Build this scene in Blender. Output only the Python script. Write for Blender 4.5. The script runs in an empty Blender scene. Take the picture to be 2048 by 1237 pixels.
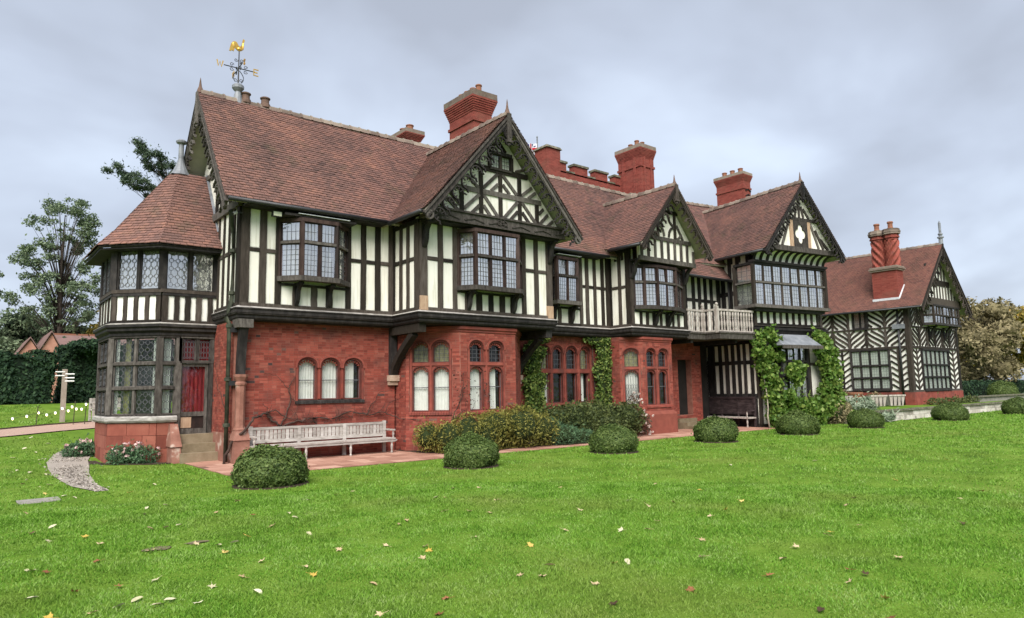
import bpy, math, random
import numpy as np
from mathutils import Vector, Matrix
from mathutils.geometry import tessellate_polygon
random.seed(7); rng = np.random.default_rng(7)
R = math.radians
S = bpy.context.scene
COL = S.collection

# ------------------------------------------------------------------ camera
YAW, PIT, ROL = R(39.0), R(6.73), R(-1.0)
fw = Vector((math.sin(YAW)*math.cos(PIT), math.cos(YAW)*math.cos(PIT), math.sin(PIT)))
rt = fw.cross(Vector((0, 0, 1))).normalized(); up = rt.cross(fw)
r2 = rt*math.cos(ROL)+up*math.sin(ROL); u2 = up*math.cos(ROL)-rt*math.sin(ROL)
cd = bpy.data.cameras.new('camera'); cam = bpy.data.objects.new('camera', cd); COL.objects.link(cam)
CAM = Vector((-5.515, -17.80, 1.70))
cam.matrix_world = Matrix(((r2.x, u2.x, -fw.x, CAM.x), (r2.y, u2.y, -fw.y, CAM.y), (r2.z, u2.z, -fw.z, CAM.z), (0, 0, 0, 1)))
cd.sensor_width = 36; cd.lens = 1377/2048*36; cd.clip_end = 3000; cd.clip_start = .05
S.camera = cam

# ------------------------------------------------------------------ sky, sun, exposure
SUN_EL, SUN_AZ = R(46), R(222)            # azimuth clockwise from +y
W = bpy.data.worlds.new('World'); S.world = W; W.use_nodes = True
nt = W.node_tree; N = nt.nodes; L = nt.links; N.clear()
def wn(t, **k):
    n = N.new(t)
    for a, b in k.items(): setattr(n, a, b)
    return n
out = wn('ShaderNodeOutputWorld'); bg = wn('ShaderNodeBackground'); L.new(bg.outputs[0], out.inputs[0])
sky = wn('ShaderNodeTexSky', sky_type='NISHITA', sun_disc=False, sun_elevation=SUN_EL, sun_rotation=SUN_AZ, air_density=1.0, dust_density=2.0)
tc = wn('ShaderNodeTexCoord'); sep = wn('ShaderNodeSeparateXYZ'); L.new(tc.outputs['Generated'], sep.inputs[0])
zz = wn('ShaderNodeMath', operation='ADD'); L.new(sep.outputs['Z'], zz.inputs[0]); zz.inputs[1].default_value = .42
zc = wn('ShaderNodeMath', operation='MAXIMUM'); L.new(zz.outputs[0], zc.inputs[0]); zc.inputs[1].default_value = .15
dx = wn('ShaderNodeMath', operation='DIVIDE'); L.new(sep.outputs['X'], dx.inputs[0]); L.new(zc.outputs[0], dx.inputs[1])
dy = wn('ShaderNodeMath', operation='DIVIDE'); L.new(sep.outputs['Y'], dy.inputs[0]); L.new(zc.outputs[0], dy.inputs[1])
cmb = wn('ShaderNodeCombineXYZ'); L.new(dx.outputs[0], cmb.inputs[0]); L.new(dy.outputs[0], cmb.inputs[1])
n1 = wn('ShaderNodeTexNoise'); n1.inputs['Scale'].default_value = 2.1; n1.inputs['Detail'].default_value = 4.5; n1.inputs['Roughness'].default_value = .48; n1.inputs['Distortion'].default_value = .25
L.new(cmb.outputs[0], n1.inputs['Vector'])
cr = wn('ShaderNodeValToRGB'); L.new(n1.outputs['Fac'], cr.inputs[0])
e = cr.color_ramp.elements
e[0].position = .34; e[0].color = (.118, .129, .152, 1)
e[1].position = .68; e[1].color = (.196, .222, .262, 1)
m = e.new(.50); m.color = (.148, .165, .197, 1)
sk = wn('ShaderNodeMix', data_type='RGBA'); sk.inputs[0].default_value = .12
sm = wn('ShaderNodeMix', data_type='RGBA', blend_type='MULTIPLY'); sm.inputs[0].default_value = 1
L.new(sky.outputs[0], sm.inputs[6]); sm.inputs[7].default_value = (.035, .035, .035, 1)
L.new(cr.outputs[0], sk.inputs[6]); L.new(sm.outputs[2], sk.inputs[7])
L.new(sk.outputs[2], bg.inputs[0]); bg.inputs[1].default_value = 1.0
sd = bpy.data.lights.new('sun', 'SUN'); sd.energy = 1.5; sd.angle = R(48); sd.color = (1, .96, .90)
so = bpy.data.objects.new('sun', sd); COL.objects.link(so)
sdir = Vector((math.sin(SUN_AZ)*math.cos(SUN_EL), math.cos(SUN_AZ)*math.cos(SUN_EL), math.sin(SUN_EL)))
so.rotation_euler = sdir.to_track_quat('Z', 'Y').to_euler(); so.location = (-20, -30, 40)
V = S.view_settings; V.view_transform = 'Standard'; V.look = 'None'; V.gamma = 1; V.exposure = 2.12; V.use_curve_mapping = False

# ------------------------------------------------------------------ materials
MT = {}
def pmat(name, cols, scale=4, rough=.85, bump=0, bscale=60, isl=0, obr=0, stretch=(1, 1, 1), spec=.25, metal=0, lo=.3, hi=.7, detail=5, transl=0, second=None):
    m = bpy.data.materials.new(name); m.use_nodes = True; t = m.node_tree; n = t.nodes; l = t.links
    b = n['Principled BSDF']; b.inputs['Roughness'].default_value = rough; b.inputs['Specular IOR Level'].default_value = spec; b.inputs['Metallic'].default_value = metal
    c = n.new('ShaderNodeTexCoord'); mp = n.new('ShaderNodeMapping'); mp.inputs['Scale'].default_value = stretch; l.new(c.outputs['Object'], mp.inputs[0])
    no = n.new('ShaderNodeTexNoise'); no.inputs['Scale'].default_value = scale; no.inputs['Detail'].default_value = detail; no.inputs['Roughness'].default_value = .62
    l.new(mp.outputs[0], no.inputs['Vector'])
    fac = no.outputs['Fac']
    def mixin(sock, f, rnd):
        a = n.new('ShaderNodeMath'); a.operation = 'MULTIPLY_ADD'; l.new(rnd, a.inputs[0]); a.inputs[1].default_value = f
        s = n.new('ShaderNodeMath'); s.operation = 'MULTIPLY'; l.new(sock, s.inputs[0]); s.inputs[1].default_value = 1-f
        l.new(s.outputs[0], a.inputs[2]); return a.outputs[0]
    if isl:
        g = n.new('ShaderNodeNewGeometry'); fac = mixin(fac, isl, g.outputs['Random Per Island'])
    if obr:
        o = n.new('ShaderNodeObjectInfo'); fac = mixin(fac, obr, o.outputs['Random'])
    r = n.new('ShaderNodeValToRGB'); l.new(fac, r.inputs[0]); el = r.color_ramp.elements
    k = len(cols)
    for i, cc in enumerate(cols):
        p = lo+(hi-lo)*i/(k-1)
        if i < 2: q = el[i]; q.position = p
        else: q = el.new(p)
        q.color = (*cc, 1)
    colout = r.outputs[0]
    if second:                        # (colour, scale, threshold lo, hi, strength): blotches of moss, dirt or wear
        n2 = n.new('ShaderNodeTexNoise'); n2.inputs['Scale'].default_value = second[1]; n2.inputs['Detail'].default_value = 6; l.new(c.outputs['Object'], n2.inputs['Vector'])
        mp2 = n.new('ShaderNodeMapping'); mp2.inputs['Scale'].default_value = second[5] if len(second) > 5 else (1, 1, 1); l.new(c.outputs['Object'], mp2.inputs[0]); l.new(mp2.outputs[0], n2.inputs['Vector'])
        mr = n.new('ShaderNodeMapRange'); l.new(n2.outputs['Fac'], mr.inputs[0]); mr.inputs[1].default_value = second[2]; mr.inputs[2].default_value = second[3]; mr.inputs[4].default_value = second[4]
        mx = n.new('ShaderNodeMix'); mx.data_type = 'RGBA'; l.new(mr.outputs[0], mx.inputs[0]); l.new(colout, mx.inputs[6]); mx.inputs[7].default_value = (*second[0], 1); colout = mx.outputs[2]
    l.new(colout, b.inputs['Base Color'])
    if bump:
        n3 = n.new('ShaderNodeTexNoise'); n3.inputs['Scale'].default_value = bscale; n3.inputs['Detail'].default_value = 4; l.new(mp.outputs[0], n3.inputs['Vector'])
        bp = n.new('ShaderNodeBump'); bp.inputs['Strength'].default_value = bump; bp.inputs['Distance'].default_value = .02; l.new(n3.outputs['Fac'], bp.inputs['Height']); l.new(bp.outputs[0], b.inputs['Normal'])
    if transl:
        tr = n.new('ShaderNodeBsdfTranslucent'); l.new(colout, tr.inputs[0]); ms = n.new('ShaderNodeMixShader'); ms.inputs[0].default_value = transl
        l.new(b.outputs[0], ms.inputs[1]); l.new(tr.outputs[0], ms.inputs[2]); l.new(ms.outputs[0], n['Material Output'].inputs[0])
    MT[name] = m; return m

pmat('timber', [(0.009, 0.007, 0.006), (0.025, 0.019, 0.014), (0.061, 0.048, 0.039), (0.115, 0.097, 0.086)], scale=3.2, stretch=(5, 5, .9), bump=.5, bscale=9, obr=.42, lo=.22, hi=.86, rough=.8)
pmat('timber_grey', [(0.024, 0.020, 0.018), (0.066, 0.057, 0.050), (0.140, 0.126, 0.112)], scale=4, stretch=(4, 4, 1.2), bump=.5, bscale=12, obr=.3, rough=.85)
pmat('timber_black', [(.008, .007, .007), (.022, .019, .018), (.05, .043, .04)], scale=3, stretch=(3, 3, 1), bump=.4, bscale=14, obr=.2, rough=.7)
pmat('timber_red', [(.010, .007, .006), (.030, .016, .013), (.065, .040, .032)], scale=3, stretch=(4, 4, 1), bump=.4, bscale=14, obr=.3, rough=.6)
pmat('oak_new', [(0.3, 0.19, 0.12), (0.38, 0.255, 0.17), (0.46, 0.33, 0.23)], scale=5, stretch=(4, 4, 1), rough=.8)
pmat('plaster', [(0.69, 0.665, 0.585), (0.78, 0.757, 0.672), (0.815, 0.8, 0.725)], scale=1.3, bump=.18, bscale=30, obr=.2, rough=.92, second=((.42, .39, .28), 2.2, .50, .80, .70, (5, 5, .45)))
pmat('plaster_white', [(.70, .69, .63), (.80, .79, .73)], scale=1.5, bump=.15, bscale=30, obr=.2, rough=.92)
pmat('soffit', [(.30, .29, .22), (.46, .44, .34)], scale=2, rough=.95)
pmat('brick', [(0.145, 0.034, 0.025), (0.235, 0.052, 0.037), (0.3, 0.074, 0.052), (0.37, 0.125, 0.088)], scale=2.2, isl=.52, lo=.16, hi=.86, bump=.5, bscale=70, rough=.9, second=((.10, .040, .034), 2.2, .46, .70, .7))
pmat('brick_burnt', [(.055, .035, .034), (.095, .055, .048), (.15, .075, .06)], scale=3, isl=.5, rough=.9)
pmat('stone_rose', [(0.170, 0.075, 0.054), (0.246, 0.115, 0.085), (0.306, 0.162, 0.123)], scale=3, bump=.4, bscale=30, rough=.92, second=((.45, .37, .31), 3.0, .58, .66, .75))
pmat('timber_pale', [(.16, .145, .13), (.32, .30, .275), (.46, .44, .41)], scale=5, stretch=(1, 1, 4), rough=.85)
pmat('mortar', [(.20, .075, .055), (.30, .135, .10)], scale=6, rough=.95)
pmat('terracotta', [(0.15, 0.038, 0.028), (0.235, 0.057, 0.041), (0.295, 0.086, 0.062)], scale=3, bump=.3, bscale=40, obr=.2, rough=.85, second=((.10, .045, .038), 2.5, .48, .72, .6))
pmat('terracotta_shadow', [(.070, .020, .016), (.11, .032, .025), (.15, .05, .038)], scale=3, rough=.85)  # shadow lines of the window mouldings put into the colour, with dark weathering
pmat('sandstone_red', [(0.158, 0.045, 0.032), (0.223, 0.065, 0.045), (0.274, 0.094, 0.065)], scale=2.6, bump=.4, bscale=30, obr=.35, rough=.92)
pmat('stone_buff', [(.26, .17, .12), (.38, .27, .20), (.48, .38, .30)], scale=3, bump=.4, bscale=30, obr=.2, rough=.92)
pmat('stone_step', [(0.112, 0.084, 0.050), (0.188, 0.147, 0.093), (0.255, 0.203, 0.136)], scale=3, bump=.4, bscale=30, obr=.2, rough=.92)
pmat('stone_pale', [(.34, .31, .26), (.52, .48, .42), (.66, .62, .56)], scale=2.3, bump=.5, bscale=20, obr=.3, rough=.93, second=((.10, .09, .07), 3.5, .56, .72, .7))
pmat('stone_mossy', [(.05, .05, .035), (.12, .115, .08), (.24, .21, .16)], scale=5, bump=.5, bscale=30, rough=.95)
pmat('stone_grey', [(.18, .17, .15), (.30, .28, .25)], scale=4, bump=.4, bscale=30, rough=.95)
pmat('tile', [(0.093, 0.060, 0.057), (0.169, 0.098, 0.087), (0.235, 0.125, 0.105), (0.312, 0.156, 0.119)], scale=.75, isl=.24, lo=.22, hi=.76, bump=.35, bscale=60, rough=.92, second=((.115, .10, .062), 1.6, .56, .76, .5))
pmat('tile_far', [(0.128, 0.067, 0.058), (0.202, 0.096, 0.077), (0.266, 0.120, 0.091)], scale=.9, isl=.35, lo=.25, hi=.8, rough=.92, second=((.10, .07, .05), 1.2, .52, .74, .5))
pmat('ridge_tile', [(.11, .08, .065), (.19, .145, .118), (.26, .21, .17)], scale=4, bump=.3, bscale=30, obr=.4, rough=.92, second=((.14, .15, .10), 6, .55, .7, .7))
pmat('finial_clay', [(.09, .062, .05), (.17, .105, .08)], scale=6, rough=.9)
pmat('lead', [(0.101, 0.109, 0.121), (0.172, 0.183, 0.203), (0.234, 0.246, 0.265)], scale=3, bump=.15, bscale=12, rough=.55, spec=.5)
pmat('lead_white', [(.42, .44, .46), (.62, .64, .66)], scale=4, rough=.6, spec=.5)
pmat('came', [(.06, .06, .065), (.12, .12, .13)], scale=8, rough=.6)
pmat('iron_green', [(.018, .020, .014), (.04, .045, .030), (.075, .078, .05)], scale=5, rough=.65, bump=.2)
pmat('iron_black', [(.008, .008, .009), (.02, .02, .022)], scale=5, rough=.5, spec=.5)
pmat('gold', [(.55, .32, .06), (.75, .48, .12)], scale=5, rough=.32, metal=.75, spec=.5)
pmat('curtain', [(.70, .70, .65), (.80, .80, .75)], scale=6, rough=.95, transl=.2)
pmat('curtain_red', [(0.065, 0.004, 0.008), (0.169, 0.009, 0.016), (0.273, 0.033, 0.026)], scale=5, stretch=(6, 6, .8), rough=.8)
pmat('curtain_olive', [(.16, .15, .075), (.32, .30, .16)], scale=7, rough=.9)
pmat('room_dark', [(.010, .009, .008), (.022, .019, .017)], scale=2, rough=.9)  # near-black: the darkness of unlit interiors is put into this colour
pmat('room_mid', [(.05, .055, .055), (.12, .13, .12)], scale=3, rough=.9)
pmat('bench_silver', [(.23, .20, .18), (.37, .335, .305), (.49, .455, .425)], scale=3, stretch=(1.5, 6, 6), bump=.3, bscale=20, obr=.25, rough=.88)
pmat('settle', [(.015, .011, .012), (.04, .028, .029), (.075, .055, .055)], scale=3, stretch=(3, 1, 4), bump=.3, bscale=20, rough=.6)
pmat('paving', [(.27, .135, .095), (.38, .205, .150), (.47, .285, .215)], scale=2.2, bump=.35, bscale=35, obr=.5, lo=.25, hi=.8, rough=.92, second=((.20, .12, .08), 1.3, .56, .75, .55))
pmat('paving_joint', [(.10, .055, .04), (.20, .11, .08)], scale=6, rough=.95)
pmat('gravel', [(.14, .12, .10), (.27, .235, .20), (.38, .34, .30)], scale=30, isl=.6, rough=.95)
pmat('gravel_pink', [(.30, .20, .155), (.42, .29, .235)], scale=20, bump=.5, bscale=90, rough=.95)
pmat('earth', [(.025, .018, .012), (.06, .042, .028)], scale=6, bump=.6, bscale=30, rough=1)
pmat('worn_earth', [(.07, .068, .03), (.13, .11, .06), (.19, .16, .10)], scale=9, bump=.5, bscale=60, rough=1)
pmat('white_paint', [(.70, .70, .68), (.80, .80, .78)], scale=6, rough=.6)
pmat('lamp_body', [(.02, .02, .02), (.05, .05, .05)], scale=5, rough=.5)
pmat('lamp_lens', [(.55, .56, .38), (.70, .70, .52)], scale=8, rough=.3, spec=.5)
pmat('flag_cloth', [(.60, .60, .64), (.72, .72, .76)], scale=5, rough=.9)
pmat('flag_blue', [(.012, .016, .10), (.02, .026, .15)], scale=5, rough=.9)
pmat('flag_red', [(.42, .012, .02), (.55, .02, .035)], scale=5, rough=.9)
# grass, leaves
pmat('lawn', [(0.053, 0.107, 0.010), (0.101, 0.178, 0.018), (0.145, 0.230, 0.032)], scale=.9, bump=.6, bscale=55, rough=.95, spec=.1, second=((.12, .15, .03), .45, .5, .72, .45))
pmat('grass_blade', [(0.048, 0.126, 0.011), (0.095, 0.216, 0.018), (0.158, 0.314, 0.034), (0.242, 0.381, 0.089), (0.326, 0.422, 0.168)], scale=1.3, isl=.34, lo=.24, hi=.80, rough=.7, transl=.3, spec=.15, detail=8, second=((.215, .215, .06), .42, .50, .72, .55))
pmat('leaf_box', [(0.031, 0.056, 0.013), (0.081, 0.128, 0.028), (0.163, 0.209, 0.062)], scale=3, isl=.6, lo=.15, hi=.9, rough=.6, transl=.2)
pmat('leaf_box_core', [(.012, .020, .005), (.022, .034, .009)], scale=6, rough=.95)  # leaf green darkened to paint the shade inside the foliage
pmat('leaf_ivy', [(0.028, 0.059, 0.014), (0.078, 0.136, 0.026), (0.174, 0.235, 0.052), (0.295, 0.295, 0.086)], scale=2, isl=.6, lo=.15, hi=.92, rough=.55, transl=.2)
pmat('leaf_jasmine', [(0.065, 0.07, 0.013), (0.14, 0.14, 0.028), (0.235, 0.22, 0.048), (0.44, 0.39, 0.11)], scale=2, isl=.6, lo=.15, hi=.92, rough=.6, transl=.25)
pmat('leaf_shrub', [(0.03, 0.044, 0.013), (0.072, 0.096, 0.028), (0.135, 0.155, 0.048)], scale=2, isl=.6, lo=.15, hi=.9, rough=.6, transl=.2)
pmat('leaf_juniper', [(0.029, 0.068, 0.034), (0.072, 0.136, 0.064), (0.122, 0.208, 0.100)], scale=2, isl=.6, lo=.15, hi=.9, rough=.7, transl=.15)
pmat('leaf_vine', [(0.037, 0.086, 0.011), (0.086, 0.172, 0.025), (0.172, 0.259, 0.052), (0.287, 0.310, 0.081)], scale=1.6, isl=.55, lo=.15, hi=.92, rough=.5, transl=.3)
pmat('leaf_hedge', [(0.007, 0.022, 0.011), (0.018, 0.045, 0.020), (0.043, 0.083, 0.033)], scale=2, isl=.6, lo=.15, hi=.9, rough=.75, transl=.1)
pmat('leaf_hedge_core', [(.005, .012, .006), (.010, .02, .009)], scale=2, rough=.95)  # hedge green darkened for the shade between its inner leaves
pmat('leaf_tree_dark', [(0.062, 0.093, 0.051), (0.139, 0.190, 0.105), (0.253, 0.300, 0.184)], scale=1, isl=.6, lo=.15, hi=.9, rough=.7, transl=.15)  # crown colours from here down are raised paler to carry distance haze
pmat('leaf_tree_mid', [(0.039, 0.060, 0.018), (0.085, 0.111, 0.034), (0.143, 0.163, 0.058)], scale=1, isl=.6, lo=.15, hi=.9, rough=.7, transl=.2)
pmat('leaf_pine', [(0.027, 0.048, 0.030), (0.066, 0.103, 0.060), (0.128, 0.165, 0.105)], scale=1, isl=.6, lo=.15, hi=.9, rough=.7, transl=.1)
pmat('leaf_autumn', [(0.087, 0.087, 0.018), (0.206, 0.167, 0.032), (0.333, 0.246, 0.047), (0.413, 0.238, 0.047)], scale=1, isl=.6, lo=.15, hi=.9, rough=.7, transl=.2)
pmat('leaf_brown', [(0.116, 0.099, 0.049), (0.223, 0.191, 0.099), (0.347, 0.290, 0.166)], scale=1, isl=.6, lo=.15, hi=.9, rough=.8, transl=.15)
pmat('leaf_grey', [(.10, .135, .085), (.20, .25, .17), (.33, .38, .28)], scale=2, isl=.6, lo=.15, hi=.9, rough=.7)
pmat('leaf_twig', [(.055, .035, .022), (.11, .075, .05)], scale=3, isl=.5, rough=.9)
pmat('petal_pink', [(.52, .30, .31), (.70, .47, .46), (.78, .62, .58)], scale=3, isl=.6, rough=.7, transl=.25)
pmat('petal_pale', [(.52, .42, .38), (.68, .58, .52)], scale=3, isl=.6, rough=.7, transl=.25)
pmat('bark', [(.025, .019, .015), (.055, .042, .034), (.10, .08, .066)], scale=4, stretch=(3, 3, 1), bump=.6, bscale=20, rough=.95)
pmat('stem', [(.022, .014, .011), (.055, .034, .027), (.09, .06, .05)], scale=5, bump=.5, bscale=30, rough=.95)
pmat('stem_pale', [(.20, .17, .13), (.32, .28, .22)], scale=5, bump=.5, bscale=30, rough=.95)
pmat('fallen_tan', [(.34, .25, .13), (.48, .38, .23)], scale=9, obr=.5, rough=.85)
pmat('fallen_yellow', [(.42, .29, .06), (.52, .40, .13)], scale=9, obr=.5, rough=.85)
pmat('fallen_rust', [(0.15, 0.06, 0.026), (0.24, 0.1, 0.045)], scale=9, obr=.5, rough=.85)
pmat('fallen_pale', [(.40, .37, .22), (.52, .49, .34)], scale=9, obr=.5, rough=.85)
pmat('fallen_dark', [(.05, .03, .015), (.11, .07, .035)], scale=9, obr=.5, rough=.85)
pmat('planter_wood', [(.24, .20, .175), (.37, .33, .295), (.48, .44, .40)], scale=3, stretch=(4, 4, 1), bump=.3, rough=.9)
pmat('pot_clay', [(0.199, 0.083, 0.049), (0.254, 0.116, 0.072)], scale=4, rough=.85)
pmat('post_wood', [(.24, .19, .15), (.38, .32, .27)], scale=3, stretch=(4, 4, 1), bump=.3, rough=.9)
pmat('far_wall', [(.36, .17, .12), (.46, .24, .18)], scale=3, rough=.9)
pmat('far_roof', [(.13, .085, .08), (.21, .13, .115)], scale=3, rough=.9, isl=.3)

def chimney_brick():
    m = bpy.data.materials.new('chimney_brick'); m.use_nodes = True; n = m.node_tree.nodes; l = m.node_tree.links; b = n['Principled BSDF']; b.inputs['Roughness'].default_value = .92; b.inputs['Specular IOR Level'].default_value = .2
    g = n.new('ShaderNodeNewGeometry'); sp = n.new('ShaderNodeSeparateXYZ'); l.new(g.outputs['Position'], sp.inputs[0])
    ad = n.new('ShaderNodeMath'); ad.operation = 'ADD'; l.new(sp.outputs[0], ad.inputs[0]); l.new(sp.outputs[1], ad.inputs[1])
    c = n.new('ShaderNodeCombineXYZ'); l.new(ad.outputs[0], c.inputs[0]); l.new(sp.outputs[2], c.inputs[1])
    t = n.new('ShaderNodeTexBrick'); l.new(c.outputs[0], t.inputs[0]); t.inputs['Scale'].default_value = 1
    for k, v in (('Brick Width', .235), ('Row Height', .077), ('Mortar Size', .006), ('Bias', -.1)): t.inputs[k].default_value = v
    t.inputs['Color1'].default_value = (.165, .036, .028, 1); t.inputs['Color2'].default_value = (.25, .060, .046, 1); t.inputs['Mortar'].default_value = (.20, .075, .055, 1)
    no = n.new('ShaderNodeTexNoise'); no.inputs['Scale'].default_value = 1.6; no.inputs['Detail'].default_value = 6; l.new(g.outputs['Position'], no.inputs['Vector'])
    mr = n.new('ShaderNodeMapRange'); l.new(no.outputs[0], mr.inputs[0]); mr.inputs[1].default_value = .5; mr.inputs[2].default_value = .75; mr.inputs[4].default_value = .55
    mx = n.new('ShaderNodeMix'); mx.data_type = 'RGBA'; l.new(mr.outputs[0], mx.inputs[0]); l.new(t.outputs[0], mx.inputs[6]); mx.inputs[7].default_value = (.17, .075, .055, 1); l.new(mx.outputs[2], b.inputs[0])
    bp = n.new('ShaderNodeBump'); bp.inputs['Strength'].default_value = .5; bp.inputs['Distance'].default_value = .01; l.new(t.outputs['Fac'], bp.inputs['Height']); bp.invert = True; l.new(bp.outputs[0], b.inputs['Normal'])
    MT['chimney_brick'] = m
chimney_brick()
def glass(name, refl, tint):
    m = bpy.data.materials.new(name); m.use_nodes = True; n = m.node_tree.nodes; l = m.node_tree.links; n.clear()
    o = n.new('ShaderNodeOutputMaterial'); tr = n.new('ShaderNodeBsdfTransparent'); tr.inputs[0].default_value = (*tint, 1)
    g = n.new('ShaderNodeBsdfGlossy'); g.inputs['Roughness'].default_value = .04; g.inputs[0].default_value = (.98, .98, .98, 1)
    ge = n.new('ShaderNodeNewGeometry'); no = n.new('ShaderNodeTexNoise'); no.inputs['Scale'].default_value = 7; l.new(ge.outputs['Position'], no.inputs['Vector'])
    bp = n.new('ShaderNodeBump'); bp.inputs['Strength'].default_value = .4; bp.inputs['Distance'].default_value = .02; l.new(no.outputs[0], bp.inputs['Height']); l.new(bp.outputs[0], g.inputs['Normal'])
    lw = n.new('ShaderNodeLayerWeight'); lw.inputs[0].default_value = .35
    ma = n.new('ShaderNodeMath'); ma.operation = 'MULTIPLY_ADD'; l.new(lw.outputs['Facing'], ma.inputs[0]); ma.inputs[1].default_value = .35 if refl > .12 else .07; ma.inputs[2].default_value = refl
    mx = n.new('ShaderNodeMixShader'); l.new(ma.outputs[0], mx.inputs[0]); l.new(tr.outputs[0], mx.inputs[1]); l.new(g.outputs[0], mx.inputs[2]); l.new(mx.outputs[0], o.inputs[0]); MT[name] = m
glass('glass', .48, (.95, .97, .97)); glass('glass_dark', .03, (.75, .80, .78)); glass('glass_clear', .03, (.93, .95, .94))
def emit(name, col, s):
    m = bpy.data.materials.new(name); m.use_nodes = True; b = m.node_tree.nodes['Principled BSDF']; b.inputs['Base Color'].default_value = (.8, .7, .5, 1); b.inputs['Emission Color'].default_value = (*col, 1); b.inputs['Emission Strength'].default_value = s; MT[name] = m
emit('bulb', (1, .80, .45), 1.6)

# ------------------------------------------------------------------ mesh helpers
class Fr:                                   # a wall's own frame: u along it (left to right seen from outside), v into the building, z up
    def __init__(s, x, y, deg=0.0):
        a = R(deg); s.o = (x, y); s.ex = (math.cos(a), math.sin(a)); s.ey = (-math.sin(a), math.cos(a))
    def p(s, u, v, z): return (s.o[0]+s.ex[0]*u+s.ey[0]*v, s.o[1]+s.ex[1]*u+s.ey[1]*v, z)
    def at(s, u, v=0.0, deg=0.0):
        q = s.p(u, v, 0); f = Fr(q[0], q[1]); a = math.atan2(s.ex[1], s.ex[0])+R(deg)
        f.ex = (math.cos(a), math.sin(a)); f.ey = (-math.sin(a), math.cos(a)); return f
W0 = Fr(0, 0)
class MB:
    def __init__(s): s.v = []; s.f = []
    def add(s, vs, fs):
        k = len(s.v); s.v += [tuple(x) for x in vs]; s.f += [tuple(k+i for i in f) for f in fs]; return s
    def box(s, fr, u0, u1, v0, v1, z0, z1, j=0.0, open_back=False):
        q = lambda: random.uniform(-j, j) if j else 0.0
        c = [fr.p(u+q(), v+q(), z+q()) for z in (z0, z1) for (u, v) in ((u0, v0), (u1, v0), (u1, v1), (u0, v1))]
        f = [(0, 1, 5, 4), (1, 2, 6, 5), (3, 0, 4, 7), (4, 5, 6, 7), (3, 2, 1, 0)]
        if not open_back: f.append((2, 3, 7, 6))
        return s.add(c, f)
    def beam(s, fr, a, b, w, v0, v1, j=0.0):  # a straight timber in the wall plane from a=(u,z) to b=(u,z)
        return s.ribbon(fr, [a, b], w, v0, v1, j)
    def ribbon(s, fr, pts, w, v0, v1, j=0.0, taper=1.0):
        n = len(pts); Lf = []; Rt = []
        for i, (u, z) in enumerate(pts):
            a = pts[max(i-1, 0)]; b = pts[min(i+1, n-1)]; du, dz = b[0]-a[0], b[1]-a[1]; l = math.hypot(du, dz) or 1
            h = w/2*(1+(taper-1)*i/(n-1)); nu, nz = -dz/l*h, du/l*h
            q = random.uniform(-j, j) if j else 0
            Lf.append((u+nu+q, z+nz)); Rt.append((u-nu+q, z-nz))
        vs = []
        for i in range(n):
            for (u, z) in (Lf[i], Rt[i]):
                vs += [fr.p(u, v0, z), fr.p(u, v1, z)]
        fs = []
        for i in range(n-1):
            a = 4*i; b = a+4
            fs += [(a, b, b+2, a+2), (a+1, a+3, b+3, b+1), (a, a+1, b+1, b), (a+2, b+2, b+3, a+3)]
        e = 4*(n-1); fs += [(0, 2, 3, 1), (e, e+1, e+3, e+2)]
        return s.add(vs, fs)
    def plate(s, fr, outer, holes, v0, v1, back=False):
        loops = [outer]+list(holes); flat = [q for lp in loops for q in lp]
        tri = tessellate_polygon([[Vector((u, z, 0)) for u, z in lp] for lp in loops])
        n = len(flat); vs = [fr.p(u, v0, z) for u, z in flat]+[fr.p(u, v1, z) for u, z in flat]
        fs = [tuple(t) for t in tri]
        if back: fs += [tuple(n+i for i in reversed(t)) for t in tri]
        k = 0
        for lp in loops:
            m_ = len(lp)
            for i in range(m_): a, b = k+i, k+(i+1) % m_; fs.append((a, b, n+b, n+a))
            k += m_
        return s.add(vs, fs)
    def slab(s, poly, z0, z1):                # a plan polygon [(x,y)] between two heights
        n = len(poly); tri = tessellate_polygon([[Vector((x, y, 0)) for x, y in poly]])
        vs = [(x, y, z0) for x, y in poly]+[(x, y, z1) for x, y in poly]
        return s.add(vs, [tuple(t) for t in tri]+[tuple(n+i for i in reversed(t)) for t in tri]+[(i, (i+1) % n, n+(i+1) % n, n+i) for i in range(n)])
    def hexa(s, pts): return s.add(pts, [(0, 1, 5, 4), (1, 2, 6, 5), (2, 3, 7, 6), (3, 0, 4, 7), (4, 5, 6, 7), (3, 2, 1, 0)])
    def tube(s, pts, r, n=8, r1=None, cap=True):
        pts = [Vector(p) for p in pts]; k = len(pts); rr = r if isinstance(r, (list, tuple)) else [r+((r1 if r1 is not None else r)-r)*i/max(k-1, 1) for i in range(k)]
        vs = []; ref = None
        for i, p in enumerate(pts):
            d = (pts[min(i+1, k-1)]-pts[max(i-1, 0)]).normalized()
            if ref is None: ref = Vector((0, 0, 1)) if abs(d.z) < .9 else Vector((1, 0, 0))
            a = d.cross(ref).normalized(); b = d.cross(a); ref = b.cross(d) if False else ref
            if a.length < .1: a = d.orthogonal().normalized(); b = d.cross(a)
            vs += [p+a*(rr[i]*math.cos(2*math.pi*j/n))+b*(rr[i]*math.sin(2*math.pi*j/n)) for j in range(n)]
        fs = [(i*n+j, i*n+(j+1) % n, (i+1)*n+(j+1) % n, (i+1)*n+j) for i in range(k-1) for j in range(n)]
        if cap: fs += [tuple(range(n-1, -1, -1)), tuple((k-1)*n+j for j in range(n))]
        return s.add(vs, fs)
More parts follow.
